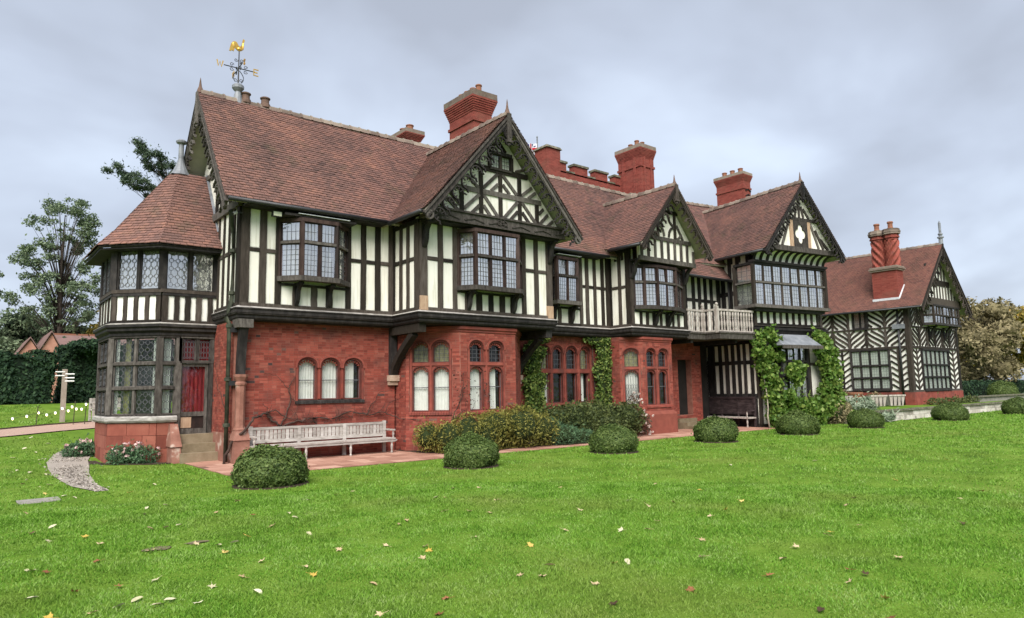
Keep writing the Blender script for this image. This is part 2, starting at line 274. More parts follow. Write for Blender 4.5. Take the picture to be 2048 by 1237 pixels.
    def lathe(s, c, prof, n=14, sq=False):    # profile [(radius, z)]
        vs = []; 
        for r, z in prof:
            vs += [(c[0]+r*math.cos(2*math.pi*(j+.5)/n), c[1]+r*math.sin(2*math.pi*(j+.5)/n), c[2]+z) for j in range(n)]
        k = len(prof); fs = [(i*n+j, i*n+(j+1) % n, (i+1)*n+(j+1) % n, (i+1)*n+j) for i in range(k-1) for j in range(n)]
        fs += [tuple(range(n-1, -1, -1)), tuple((k-1)*n+j for j in range(n))]
        return s.add(vs, fs)
    def blob(s, c, r, nu=16, nv=10, amp=.0):
        vs = []; ph = random.uniform(0, 9)
        for i in range(nv+1):
            t = math.pi*i/nv
            for j in range(nu):
                a = 2*math.pi*j/nu; k = 1+amp*(math.sin(3*a+ph+2*t)*.5+math.sin(5*t+ph*2+a)*.5)
                vs.append((c[0]+r[0]*k*math.sin(t)*math.cos(a), c[1]+r[1]*k*math.sin(t)*math.sin(a), c[2]+r[2]*k*math.cos(t)))
        fs = [(i*nu+j, (i+1)*nu+j, (i+1)*nu+(j+1) % nu, i*nu+(j+1) % nu) for i in range(nv) for j in range(nu)]
        return s.add(vs, fs)

WL = {}                                       # world place of every parent, so that children keep their world coordinates
def link(o, parent=None):
    COL.objects.link(o)
    if parent is not None:
        o.parent = parent; o.matrix_parent_inverse = Matrix.Translation(-WL.get(parent.name, Vector((0, 0, 0))))
    return o
def tag(o, label=None, cat=None, group=None, kind=None):
    for k, v in (('label', label), ('category', cat), ('group', group), ('kind', kind)):
        if v: o[k] = v
    return o
def mesh_of(name, mb, mat, smooth=False):
    me = bpy.data.meshes.new(name); me.from_pydata(mb.v, [], mb.f); me.materials.append(MT[mat]); me.update()
    if smooth: me.polygons.foreach_set('use_smooth', [True]*len(me.polygons))
    return me
def part(name, mb, mat, parent=None, smooth=False, kind=None, label=None):
    o = bpy.data.objects.new(name, mesh_of(name, mb, mat, smooth)); link(o, parent); WL[o.name] = Vector((0, 0, 0))
    return tag(o, label=label, kind=kind)
def thing(name, loc, label, cat, group=None, kind=None):
    o = bpy.data.objects.new(name, None); o.location = loc; o.empty_display_size = .3; COL.objects.link(o); WL[o.name] = Vector(loc)
    return tag(o, label, cat, group, kind)
def solo(name, mb, mat, label, cat, group=None, smooth=False, kind=None):
    o = bpy.data.objects.new(name, mesh_of(name, mb, mat, smooth)); COL.objects.link(o); WL[o.name] = Vector((0, 0, 0)); return tag(o, label, cat, group, kind)
def inst(name, me, parent=None, mat=None):
    o = bpy.data.objects.new(name, me); link(o, parent); WL[o.name] = Vector((0, 0, 0)); return o
def copy_tree(o, parent=None):
    c = o.copy(); COL.objects.link(c); c.parent = parent
    for ch in o.children: copy_tree(ch, c)
    return c
def np_mesh(name, Vv, mat, quads=None, nper=4):
    me = bpy.data.meshes.new(name); n = len(Vv)
    if quads is None: quads = np.arange(n).reshape(-1, nper)
    m = quads.shape[1]; k = len(quads)
    me.vertices.add(n); me.vertices.foreach_set('co', np.ascontiguousarray(Vv, dtype=np.float32).ravel())
    me.loops.add(k*m); me.loops.foreach_set('vertex_index', np.ascontiguousarray(quads, dtype=np.int32).ravel())
    me.polygons.add(k); me.polygons.foreach_set('loop_start', np.arange(k, dtype=np.int32)*m)
    me.update(calc_edges=True); me.materials.append(MT[mat]); return me
def np_part(name, Vv, mat, parent=None, quads=None, nper=4, kind=None):
    o = bpy.data.objects.new(name, np_mesh(name, Vv, mat, quads, nper)); link(o, parent); WL[o.name] = Vector((0, 0, 0)); return tag(o, kind=kind)

def leaf_quads(P, size, aspect=.5, flat=0.0, nrm=None):
    n = len(P); a = rng.normal(size=(n, 3)); a[:, 2] *= 1-flat
    if nrm is not None: a = a-nrm*np.sum(a*nrm, 1, keepdims=True)*.75
    a /= np.linalg.norm(a, axis=1, keepdims=True)+1e-9
    b = rng.normal(size=(n, 3)); b[:, 2] *= 1-flat*.8
    if nrm is not None: b = b-nrm*np.sum(b*nrm, 1, keepdims=True)*.75
    b -= a*np.sum(a*b, 1, keepdims=True); b /= np.linalg.norm(b, axis=1, keepdims=True)+1e-9
    s = (size*(.6+.8*rng.random(n)))[:, None] if np.isscalar(size) else size[:, None]
    return np.stack([P-a*s, P+b*s*aspect-a*s*.1, P+a*s, P-b*s*aspect-a*s*.1], 1).reshape(-1, 3)
def blob_pts(blobs, n, shell=.55):
    w = np.array([b[1][0]*b[1][1]+b[1][1]*b[1][2] for b in blobs]); w = w/w.sum(); out_ = []
    for (c, r), k in zip(blobs, rng.multinomial(n, w)):
        d = rng.normal(size=(k, 3)); d /= np.linalg.norm(d, axis=1, keepdims=True)+1e-9
        t = shell+(1.08-shell)*rng.random(k)**.6
        out_.append(np.array(c)+d*t[:, None]*np.array(r))
    return np.concatenate(out_)
def loose(P, N_, s): return P[rng.integers(0, len(P), N_)]+rng.normal(size=(N_, 3))*np.array(s)
def plant(name, blobs, n, size, mat, label, cat, core=None, stems=None, stem_mat='stem', group=None, aspect=.5, shell=.55, base=None, part_name='foliage', kind=None):
    c = base or (blobs[0][0][0], blobs[0][0][1], 0)
    t = thing(name, c, label, cat, group, kind)
    Pl = blob_pts(blobs, n, shell); Pl = np.concatenate([Pl, loose(Pl, n//9, (size*2.4, size*1.2, size*2.8))]); Pl[:, 2] = np.maximum(Pl[:, 2], c[2]+.02)
    np_part(part_name, leaf_quads(Pl, size*rng.choice([.55, .8, 1.0, 1.3], len(Pl)), aspect), mat, t)
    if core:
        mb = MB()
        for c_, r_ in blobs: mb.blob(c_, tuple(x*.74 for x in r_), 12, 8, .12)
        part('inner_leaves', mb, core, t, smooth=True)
    if stems:
        for pts, r0, r1 in stems: part('stem', MB().tube(pts, r0, 7, r1), stem_mat, t, smooth=True)
    return t

def inside(poly, x, y):
    c = False; j = len(poly)-1
    for i in range(len(poly)):
        xi, yi = poly[i]; xj, yj = poly[j]
        if (yi > y) != (yj > y) and x < (xj-xi)*(y-yi)/(yj-yi)+xi: c = not c
        j = i
    return c
def brickwork(fr, u0, u1, z0, z1, holes, v, parent, diaper=False):       # real bricks standing 6 mm proud of their mortar, cut short at openings
    mb = MB(); mb2 = MB(); h = .0665; Lb = .225; row = 0; z = z0+.006
    while z+h < z1+.03:
        zt = min(z+h-.010, z1); u = u0-(Lb/2 if row % 2 else 0)-random.uniform(0, .02); k = row % 3
        while u < u1:
            l = Lb if (k % 2 == 0) else Lb*.52; k += 1
            a, b = max(u+.005, u0), min(u+l-.005, u1); u += l
            if b-a < .03: continue
            zc = (z+zt)/2; n = 7; ok = [not any(inside(hp, a+(b-a)*i/n, zc) for hp in holes) for i in range(n+1)]
            if not any(ok): continue
            best = (0, 0); i = 0
            while i <= n:
                if ok[i]:
                    j = i
                    while j < n and ok[j+1]: j += 1
                    if j-i > best[1]-best[0]: best = (i, j)
                    i = j
                i += 1
            if best[1] == best[0]: continue
            a, b = a+(b-a)*best[0]/n, a+(b-a)*best[1]/n
            d = random.uniform(-.002, .003)
            uc_ = (a+b)/2; dk = diaper and any(abs(((uc_-1.12)+s_*(zc-2.72)) % 1.15-.0) < .07 for s_ in (1, -1)) and uc_ < 1.75 and 1.9 < zc < 3.45 and random.random() < .62
            dk = dk or random.random() < .012
            (mb2 if dk else mb).box(fr, a, b, v-.007-d, v+.01, z, zt, 0, True)
        z += h; row += 1
    if mb2.v: part('burnt_bricks', mb2, 'brick_burnt', parent, kind='stuff')
    return part('bricks', mb, 'brick', parent, kind='stuff')

# ------------------------------------------------------------------ roofs
def tiles(P, e, up_, s0, s1, t0s, t1s, H, gauge=.110, w=.165, mat='tile', parent=None, dip=0.0):
    """Tiles over a slope: P eave start, e along, up_ up the slope; the span runs from [s0,s1] at the eave to [t0s,t1s] at the top, H along the slope."""
    P, e, up_ = Vector(P), Vector(e).normalized(), Vector(up_).normalized(); nn = e.cross(up_).normalized()
    if nn.z < 0: nn = -nn
    Vv = []; rows = int(H/gauge)+1; P = np.array(P); e = np.array(e); u_ = np.array(up_); nn = np.array(nn)
    for i in range(rows):
        t = i*gauge; 
        if t > H-.02: break
        f = t/H; a0 = s0+(t0s-s0)*f; a1 = s1+(t1s-s1)*f; off = (i % 2)*w/2+random.uniform(-.006, .006)
        k0 = math.floor((a0-off)/w); k1 = math.ceil((a1-off)/w)
        if k1 <= k0: continue
        s = off+w*np.arange(k0, k1+1); a = np.clip(s[:-1]+.004, a0, a1); b = np.clip(s[1:]-.004, a0, a1); ok = (b-a) > .012; a = a[ok]; b = b[ok]; m_ = len(a)
        if not m_: continue
        lo = .030+rng.uniform(-.004, .007, m_); tt = t+rng.uniform(-.006, .006, m_); tb = np.minimum(tt+gauge*1.9, H+.06)
        sag = dip*(np.sin((a+b)/2*.9+.4)+1)*.5
        q = lambda ss, t_, n_: P+np.outer(ss, e)+np.outer(t_, u_)+np.outer(n_+sag, nn)
        z_ = np.zeros(m_)
        Vv.append(np.stack([q(a, tt, lo), q(b, tt, lo+rng.uniform(-.003, .003, m_)), q(b, tb, z_-.016), q(a, tb, z_-.016), q(a, tt, lo-.022), q(b, tt, lo-.022)], 1).reshape(-1, 3))
    Vv = np.concatenate(Vv); k = len(Vv)//6; b6 = (np.arange(k)*6)[:, None]
    quads = np.concatenate([b6+np.array([[0, 1, 2, 3]]), b6+np.array([[4, 5, 1, 0]])])
    return np_part('roof_tiles', Vv, mat, parent, quads, kind='stuff')
def deck(pts, th, mat, parent, name='roof'):    # the boarded slope under the tiles: four corners, thickness downwards
    p = [Vector(q) for q in pts]; nn = (p[1]-p[0]).cross(p[3]-p[0]).normalized()
    if nn.z < 0: nn = -nn
    p = [q-nn*.04 for q in p]
    return part(name, MB().hexa([q-nn*th for q in p]+p), mat, parent)
def ridge(p0, p1, parent, r=.12, L_=.33, end=False):
    p0, p1 = Vector(p0), Vector(p1); d = p1-p0; n = max(1, int(d.length/L_)); d.normalize(); side = Vector((-d.y, d.x, 0)).normalized()
    prof = [(-r*1.05, -.105), (-r*.75, .0), (-r*.3, .05), (r*.3, .05), (r*.75, .0), (r*1.05, -.105)]
    step = (p1-p0).length/n; mb = MB(); vs = []
    for s_, k in ((0.0, 1.0), (step-.012, 1.0), (step-.05, 1.12), (step-.012, 1.12)):
        pass
    for s_ in (0.006, step-.055): vs += [d*s_+side*a+Vector((0, 0, b)) for a, b in prof]
    for s_ in (step-.055, step+.004): vs += [d*s_+side*a*1.16+Vector((0, 0, b*1.1+.016)) for a, b in prof]
    fs = [(g*6+i, g*6+i+1, (g+1)*6+i+1, (g+1)*6+i) for g in (0, 1, 2) for i in range(5)]+[(18, 19, 20, 21, 22, 23), (5, 4, 3, 2, 1, 0)]
    mb.add(vs, fs); me = mesh_of('ridge_tile', mb, 'ridge_tile')
    for i in range(n):
        o = inst('ridge_tile', me, parent); q = p0+d*(i*step); o.location = (q.x, q.y, q.z+random.uniform(-.006, .008))
def pyr(p, w, h, mat='finial_clay'): pass

# ------------------------------------------------------------------ builders for the house
HOUSE = thing('manor_house', (8, 0, 0), 'long black-and-white timbered manor house with red brick ground floor and tiled gabled roofs', 'house')
H = HOUSE
def timber(name, fr, u0, u1, z0, z1, parent, v0=-.045, v1=.05, mat='timber', j=.006):
    v0 += random.uniform(-.004, .004)
    if z1-z0 > 3*(u1-u0):                       # upright: hand-hewn, never quite straight
        k = 5; return part(name, MB().ribbon(fr, [((u0+u1)/2, z0+(z1-z0)*i/k) for i in range(k+1)], (u1-u0)*random.uniform(.94, 1.06), v0, v1, .009), mat, parent)
    return part(name, MB().box(fr, u0, u1, v0, v1, z0, z1, j), mat, parent)
def panel(fr, a, b, z0, z1, parent, mat='plaster'):
    if b-a < .03 or z1-z0 < .03: return
    d = random.uniform(-.004, .004)
    c = .006
    mb = MB(); o = [(a-.01, z0-.01), (b+.01, z0-.01), (b+.01, z1+.01), (a-.01, z1+.01)]; i_ = [(a+.02, z0+.02), (b-.02, z0+.02), (b-.02, z1-.02), (a+.02, z1-.02)]
    vs = [fr.p(u, .012, z) for u, z in o]+[fr.p(u, d-.004, z) for u, z in i_]
    mb.add(vs, [(0, 1, 5, 4), (1, 2, 6, 5), (2, 3, 7, 6), (3, 0, 4, 7), (4, 5, 6, 7)])
    part('plaster_panel', mb, mat, parent)
def stud_wall(fr, u0, u1, z0, z1, posts, rails=(), skip=(), parent=None, core=True, plates=(.12, .12), mat='timber', pl='plaster', name='timber_wall', post_names=None, depth=.2, coremat='mortar'):
    """posts [(a,b)] full-height timbers; rails [(za,zb)] across every bay; skip: gap numbers left open (windows)."""
    mb = MB().box(fr, u0, u1, .02, depth, z0, z1)
    wall = part(name, mb, 'plaster', H if parent is None else parent) if core else parent
    if plates[0]: timber('sill_beam', fr, u0, u1, z0, z0+plates[0], wall, -.055, mat=mat)
    if plates[1]: timber('wall_plate', fr, u0, u1, z1-plates[1], z1, wall, -.055, mat='timber_black')
    zb, zt = z0+plates[0], z1-plates[1]
    for i, (a, b) in enumerate(posts):
        timber('post' if b-a > .19 else 'stud', fr, a, b, zb, zt, wall, -.05 if b-a > .19 else -.04, mat=mat)
    edges = sorted(posts); gaps = []
    if edges[0][0] > u0+.03: gaps.append((u0, edges[0][0]))
    gaps += [(edges[i][1], edges[i+1][0]) for i in range(len(edges)-1)]
    if edges[-1][1] < u1-.03: gaps.append((edges[-1][1], u1))
    for g, (a, b) in enumerate(gaps):
        if g in skip: continue
        z = zb
        for (ra, rb) in rails:
            panel(fr, a, b, z, ra, wall, pl); timber('rail', fr, a, b, ra, rb, wall, -.03, mat=mat); z = rb
        panel(fr, a, b, z, zt, wall, pl)
    return wall
def offset(pts, d):                              # a plan polyline moved outwards (to the right of its direction)
    n = len(pts); nr = []
    for i in range(n-1):
        dx_, dy_ = pts[i+1][0]-pts[i][0], pts[i+1][1]-pts[i][1]; l = math.hypot(dx_, dy_); nr.append((dy_/l, -dx_/l))
    out_ = []
    for i in range(n):
        a = nr[max(i-1, 0)]; b = nr[min(i, n-2)]; mx, my = a[0]+b[0], a[1]+b[1]; q = mx*a[0]+my*a[1]
        k = 2*d/(mx*mx+my*my)*(1 if True else q) if (mx*mx+my*my) > 1e-6 else d
        out_.append((pts[i][0]+mx*k*1.0, pts[i][1]+my*k*1.0))
    return out_
def sweep(name, pts, prof, mat, parent):          # a moulding run along plan points: prof [(outward, z)], one mesh for each straight run
    rings = [[(q[0], q[1], z) for q, z in ((offset(pts, o)[i], z) for o, z in prof)] for i in range(len(pts))]
    k = len(prof)
    for i in range(len(pts)-1):
        vs = rings[i]+rings[i+1]; fs = [(j, (j+1) % k, k+(j+1) % k, k+j) for j in range(k)]+[tuple(range(k-1, -1, -1)), tuple(range(k, 2*k))]
        part(name, MB().add(vs, fs), mat, parent)
def leads(mb, fr, a, b, z0, z1, v, nx, nz, w=.011, pat='rect'):
    if pat == 'rect':
        for i in range(1, nx): u = a+(b-a)*i/nx; mb.box(fr, u-w/2, u+w/2, v-.006, v+.004, z0, z1)
        for i in range(1, nz): z = z0+(z1-z0)*i/nz; mb.box(fr, a, b, v-.006, v+.004, z-w/2, z+w/2)
    else:                                         # rings joined by short bars
        for i in range(nx):
            for k in range(nz):
                uc = a+(b-a)*(i+.5)/nx; zc_ = z0+(z1-z0)*(k+.5)/nz; r = min((b-a)/nx, (z1-z0)/nz)*.34
                mb.ribbon(fr, [(uc+r*math.cos(2*math.pi*q/8+.39), zc_+r*math.sin(2*math.pi*q/8+.39)) for q in range(9)], w, v-.006, v+.004)
                if i: mb.box(fr, uc-(b-a)/nx+r, uc-r, v-.006, v+.004, zc_-w/2, zc_+w/2)
                if k: mb.box(fr, uc-w/2, uc+w/2, v-.006, v+.004, zc_-(z1-z0)/nz+r, zc_-r)
def curtain(fr, a, b, z0, z1, v, parent, mat='curtain', fold=.028, lam=.13):
    n = max(6, int((b-a)/.02)); ph = random.uniform(0, 6); vs = []; k = random.uniform(.8, 1.25)
    for i in range(n+1):
        u = a+(b-a)*i/n; d = fold*(math.sin(2*math.pi*u/lam*k+ph)+.5*math.sin(2*math.pi*u/lam*2.3+ph*2))
        vs += [fr.p(u, v+d*.7, z1), fr.p(u, v+d, z0)]
    part('curtain', MB().add(vs, [(2*i, 2*i+1, 2*i+3, 2*i+2) for i in range(n)]), mat, parent, smooth=True)
def window(plan, zs, zh, tr, lights, parent, lead=(4, 4), mat='timber', post=.10, mull=.07, depth=.09, sill=.13, head=.1, sill_out=.10, cur=None, back='room_dark', gl='glass', name='oriel_window', pat='rect', label=None, sillmat='timber_grey', back_v=.22, head_out=.04, leadtop=None):
    """A framed window along a plan polyline. tr: transom heights; lights: number in each straight run."""
    base = offset(plan, sill_out); inn = offset(plan, -.14)
    mb = MB().slab(base+inn[::-1], zs-sill, zs)
    w = part(name, mb, sillmat, parent, label=label)
    hb = offset(plan, head_out); part('head', MB().slab(hb+inn[::-1], zh, zh+head), 'timber_black' if mat == 'timber' else mat, w)
    n = len(plan)
    for i in range(n-1):
        (xa, ya), (xb, yb) = plan[i], plan[i+1]; ln = math.hypot(xb-xa, yb-ya); fr = Fr(xa, ya, math.degrees(math.atan2(yb-ya, xb-xa)))
        for q in ((0,) if i else (0,))+((1,) if i == n-2 else ()):
            u = q*ln; part('post', MB().box(fr, u-post/2, u+post/2, -.03, depth, zs, zh), mat, w)
        if i and i < n-1: pass
        k = lights[i]
        if not k: continue
        a0, b0 = post/2, ln-post/2; pw = (b0-a0-mull*(k-1))/k; lb = MB()
        zl = [zs]+list(tr)+[zh]
        for q in range(1, k): u = a0+q*pw+(q-1)*mull; part('mullion', MB().box(fr, u, u+mull, -.005, depth-.01, zs, zh), mat, w)
        for t_ in tr: part('transom', MB().box(fr, a0, b0, -.045, depth-.02, t_-.035, t_+.035), sillmat if sillmat == 'timber_grey' else mat, w)
        for q in range(k):
            a = a0+q*(pw+mull)
            for t_ in range(len(zl)-1):
                z0, z1 = zl[t_]+(.035 if t_ else .0), zl[t_+1]-(.035 if t_ < len(zl)-2 else .0)
                f_ = .028
                part('casement', MB().plate(fr, [(a, z0), (a+pw, z0), (a+pw, z1), (a, z1)], [[(a+f_, z0+f_), (a+f_, z1-f_), (a+pw-f_, z1-f_), (a+pw-f_, z0+f_)]], .015, .05), mat, w)
                tilt = random.uniform(-.016, .016); t2 = random.uniform(-.018, .018)
                part('pane', MB().add([fr.p(a+f_, .034+tilt, z0+f_), fr.p(a+pw-f_, .034-tilt, z0+f_), fr.p(a+pw-f_, .034-tilt+t2, z1-f_), fr.p(a+f_, .034+tilt+t2, z1-f_)], [(0, 1, 2, 3)]), gl, w)
                if lead:
                    nz = lead[1] if t_ == 0 or leadtop is None else leadtop
                    leads(lb, fr, a+f_, a+pw-f_, z0+f_, z1-f_, .024, lead[0], max(2, round(nz*(z1-z0)/(zl[1]-zl[0]))), pat=pat)
        if lb.v: part('lead_lattice', lb, 'came', w, kind='stuff')
        if cur:
            for (ca, cb, cm) in cur[i] if isinstance(cur, dict) and i in cur else (cur if not isinstance(cur, dict) else []):
                curtain(fr, a0+(b0-a0)*ca, a0+(b0-a0)*cb, zs, zh, .12, w, cm)
    bk = offset(plan, -back_v)
    vs = [(x, y, z) for z in (zs, zh) for x, y in bk]; part('room_backing', MB().add(vs, [(i, i+1, n+i+1, n+i) for i in range(n-1)]), back, w)  # backing sheet close behind the glass, coloured for the unlit interior
    return w
def arch(u0, u1, zs, rise, n=9):                  # points of a depressed arch from right springing to left
    c = (u0+u1)/2; r = (u1-u0)/2; return [(c+r*math.cos(math.pi*i/n), zs+rise*(math.sin(math.pi*i/n))**.8) for i in range(n+1)]
def light_poly(u0, u1, z0, z1, rise):
    return [(u0, z0), (u1, z0)]+(arch(u0, u1, z1-rise, rise) if rise else [(u1, z1), (u0, z1)])
def arched_window(fr, lights, tiers, parent, m_=.10, v=0.0, cur=None, bars=(), name='arched_window', label=None, cusp=True, sillmat='terracotta', deep=.17, topcur=None):
    """lights [(u0,u1)], tiers [(z0,z1,rise)] bottom to top. Returns (object, outline) so that the wall can leave it out."""
    z0 = tiers[0][0]; zt, rise = tiers[-1][1], tiers[-1][2]
    outer = [(lights[0][0]-m_, z0-.09), (lights[-1][1]+m_, z0-.09)]
    for i, (a, b) in enumerate(reversed(lights)):
        al = m_ if i == len(lights)-1 else (a-lights[len(lights)-2-i][1])/2; ar = m_ if i == 0 else (lights[len(lights)-i][0]-b)/2
        outer += arch(a-al, b+ar, zt-rise, rise+m_*.9)
    holes = [light_poly(a, b, p, q, r_) for (a, b) in lights for (p, q, r_) in tiers]
    w = part(name, MB().plate(fr, outer, [h_[::-1] for h_ in holes], v+.03, v+deep+.02), 'terracotta', parent, label=label)
    for a, b in lights:
        part('hood_mould', MB().ribbon(fr, arch(a-m_*.85, b+m_*.85 if (a, b) == lights[-1] else b+m_*.5, zt-rise, rise+m_*.8, 12), .045, v-.035, v+.05), 'terracotta', w); part('hood_shadow_mould', MB().ribbon(fr, arch(a-m_*.85+.035, b+m_*.85-.035 if (a, b) == lights[-1] else b+m_*.5-.035, zt-rise, rise+m_*.8-.035, 12), .02, v-.012, v+.05), 'terracotta_shadow', w)  # thin dark rib under each hood is its painted shadow line
    for i in range(len(lights)-1):
        c = (lights[i][1]+lights[i+1][0])/2; part('mullion', MB().box(fr, c-.03, c+.03, v-.005, v+.05, z0, zt-rise*.6), 'terracotta', w)
    for u in (lights[0][0]-m_*.55, lights[-1][1]+m_*.55): part('jamb', MB().box(fr, u-.03, u+.03, v-.012, v+.05, z0-.05, zt-rise), 'terracotta', w)
    if len(tiers) > 1:
        for p, q in zip(tiers[:-1], tiers[1:]): part('transom', MB().box(fr, lights[0][0]-.02, lights[-1][1]+.02, v-.004, v+.05, p[1]+.03, q[0]-.02), 'terracotta', w)
    sb = MB(); n = max(3, int((lights[-1][1]-lights[0][0]+.2)/.075))
    for i in range(n):
        a = lights[0][0]-.1+(lights[-1][1]-lights[0][0]+.2)*i/n; b = a+(lights[-1][1]-lights[0][0]+.2)/n-.008
        sb.hexa([fr.p(a, v-.05, z0-.13), fr.p(b, v-.05, z0-.13), fr.p(b, v+.06, z0-.13), fr.p(a, v+.06, z0-.13), fr.p(a, v-.05, z0-.06), fr.p(b, v-.05, z0-.06), fr.p(b, v+.06, z0-.01), fr.p(a, v+.06, z0-.01)])
    part('sill', sb, sillmat, w)
    for li, (a, b) in enumerate(lights):
        for ti, (p, q, r_) in enumerate(tiers):
            pl_ = light_poly(a, b, p, q, r_)
            part('pane', MB().plate(fr, pl_, [], v+.13, v+.134), 'glass_clear' if (cur and cur[li] and (ti == 0 or (topcur and topcur[li]))) else 'glass_dark', w)
            part('light_shadow_mould', MB().ribbon(fr, light_poly(a-.012, b+.012, p-.012, q+.012, r_)+[(a-.012, p-.012)], .028, v+.012, v+.06), 'terracotta_shadow', w)  # dark ribbon painted as the shadow line around each light
            fb = MB(); fb.ribbon(fr, pl_+[pl_[0]], .022, v+.115, v+.135)
            if bars and ti == 0:
                for z in bars: fb.box(fr, a, b, v+.11, v+.13, z-.012, z+.012)
            part('window_bar', fb, 'came', w)
            if ti == len(tiers)-1 and len(tiers) > 1:
                lb = MB(); leads(lb, fr, a, b, p, q-r_*.5, v+.122, 3, 4, .013); part('lead_lattice', lb, 'came', w, kind='stuff')
            if cusp and r_:
                cb = MB(); c = (a+b)/2; rr = (b-a)/2
                for k in range(1, 8):
                    an = math.pi*k/8; x, z = c+rr*.93*math.cos(an), q-r_+r_*.9*math.sin(an)**.8
                    cb.ribbon(fr, [(x, z), (x-.07*math.cos(an), z-.06*math.sin(an))], .05, v+.05, v+.085, taper=.25)
                part('cusping', cb, 'terracotta', w)
            cc = (cur[li] if ti == 0 else (topcur[li] if topcur else None)) if cur else None
            if cc:
                for (ca, cb_, cm) in cc: curtain(fr, a+(b-a)*ca, a+(b-a)*cb_, p, q, v+.19, w, cm, .018, .085)
    part('room_backing', MB().box(fr, lights[0][0]-.1, lights[-1][1]+.1, v+.30, v+.32, z0-.1, zt+.1), 'room_dark', w)  # flat dark sheet painted as the unlit interior behind the lights
    return w, outer
def brick_wall(fr, u0, u1, z0, z1, holes, parent=None, v=0.0, name='brick_wall', th=.25, skin=True, mat='mortar', diaper=False):
    w = part(name, MB().plate(fr, [(u0, z0), (u1, z0), (u1, z1), (u0, z1)], [h_[::-1] for h_ in holes], v, v+th), mat, H if parent is None else parent)
    if skin: brickwork(fr, u0, u1, z0, z1, holes, v, w, diaper)
    return w
def scroll_bracket(fr, u, z0, z1, out_, parent, w=.1, mat='timber_black', name='bracket'):
    """A carved S-shaped bracket standing out of a wall plane at u, from z0 (foot) to z1 (under what it carries)."""
    h = z1-z0; f2 = fr.at(u, 0, -90)           # local frame whose u runs outwards
    pts = []
    for i in range(15):
        t = i/14; pts.append((out_*(.12+.80*(t**1.6))+.05*math.sin(t*math.pi*2), z0+h*(t)))
    mb = MB().ribbon(f2, pts, .085, -w/2, w/2); mb.ribbon(f2, [(pts[0][0]+.03*math.cos(a), z0+.05+.045*math.sin(a)) for a in np.linspace(0, 6.28, 9)], .05, -w/2-.004, w/2+.004)
    mb.box(f2, 0, .06, -w/2, w/2, z0, z1); mb.ribbon(f2, [(.05, z1-.03), (out_, z1-.03)], .06, -w/2-.006, w/2+.006)
    return part(name, mb, mat, parent)
def curved_brace(fr, u, z0, z1, out_, parent, w=.16, mat='timber', name='jetty_brace'):
    f2 = fr.at(u, 0, -90); h = z1-z0
    pts = [(out_*.82*t**1.45+.08, z0+h*t) for t in np.linspace(0, 1, 10)]
    return part(name, MB().ribbon(f2, pts, .17, -w/2, w/2), mat, parent)

def gable_roof(fr, uc, half, ze, za, v0, v1, mat='tile', parent=None, dip=.02, rtiles=True):
    for sgn in (-1, 1):
        E0, E1 = Vector(fr.p(uc+sgn*half, v0, ze)), Vector(fr.p(uc+sgn*half, v1, ze)); A0, A1 = Vector(fr.p(uc, v0, za)), Vector(fr.p(uc, v1, za))
        d = deck([E0, E1, A1, A0], .05, 'soffit', H); upv = A0-E0
        tiles(E0, E1-E0, upv, -.03, (E1-E0).length, -.03, (E1-E0).length, upv.length, mat=mat, parent=d, dip=dip)
        if sgn < 0 and rtiles: ridge((A0.x, A0.y, A0.z+.06), (A1.x, A1.y, A1.z+.06), d)
    return d
def finial(p, h=.42, parent=None, mat='finial_clay'):
    p = Vector(p); mb = MB().lathe(p, [(.11, -.10), (.075, .02), (.042, h*.3), (.026, h*.6), (.018, h*.8), (.004, h)], 8); part('ridge_finial', mb, mat, parent)
def arch_mesh(r, w, style):                     # a horseshoe arch opening into the gable, cusped inside
    f = Fr(0, 0); mb = MB(); c = -r*.98
    mb.ribbon(f, [(r*math.cos(a), c+r*math.sin(a)) for a in np.linspace(-.75, math.pi+.75, 15)], w, -.035, .035)
    for s in (-1, 1): mb.ribbon(f, [(s*r*.72, c-r*.66), (s*r*.95, c-r*.95), (s*r*1.0, c-r*1.25)], w*1.3, -.03, .03, taper=.3)
    if style == 'tracery':
        for a in (-.3, .55, 1.57, 2.59, 3.44): mb.ribbon(f, [(r*.95*math.cos(a), c+r*.95*math.sin(a)), (r*.38*math.cos(a), c+r*.38*math.sin(a))], w*1.15, -.025, .025, taper=.35)
    else:
        for a in (.4, 1.57, 2.74): mb.ribbon(f, [(r*.95*math.cos(a), c+r*.95*math.sin(a)), (r*.5*math.cos(a), c+r*.5*math.sin(a))], w*1.2, -.025, .025, taper=.35)
    return mb
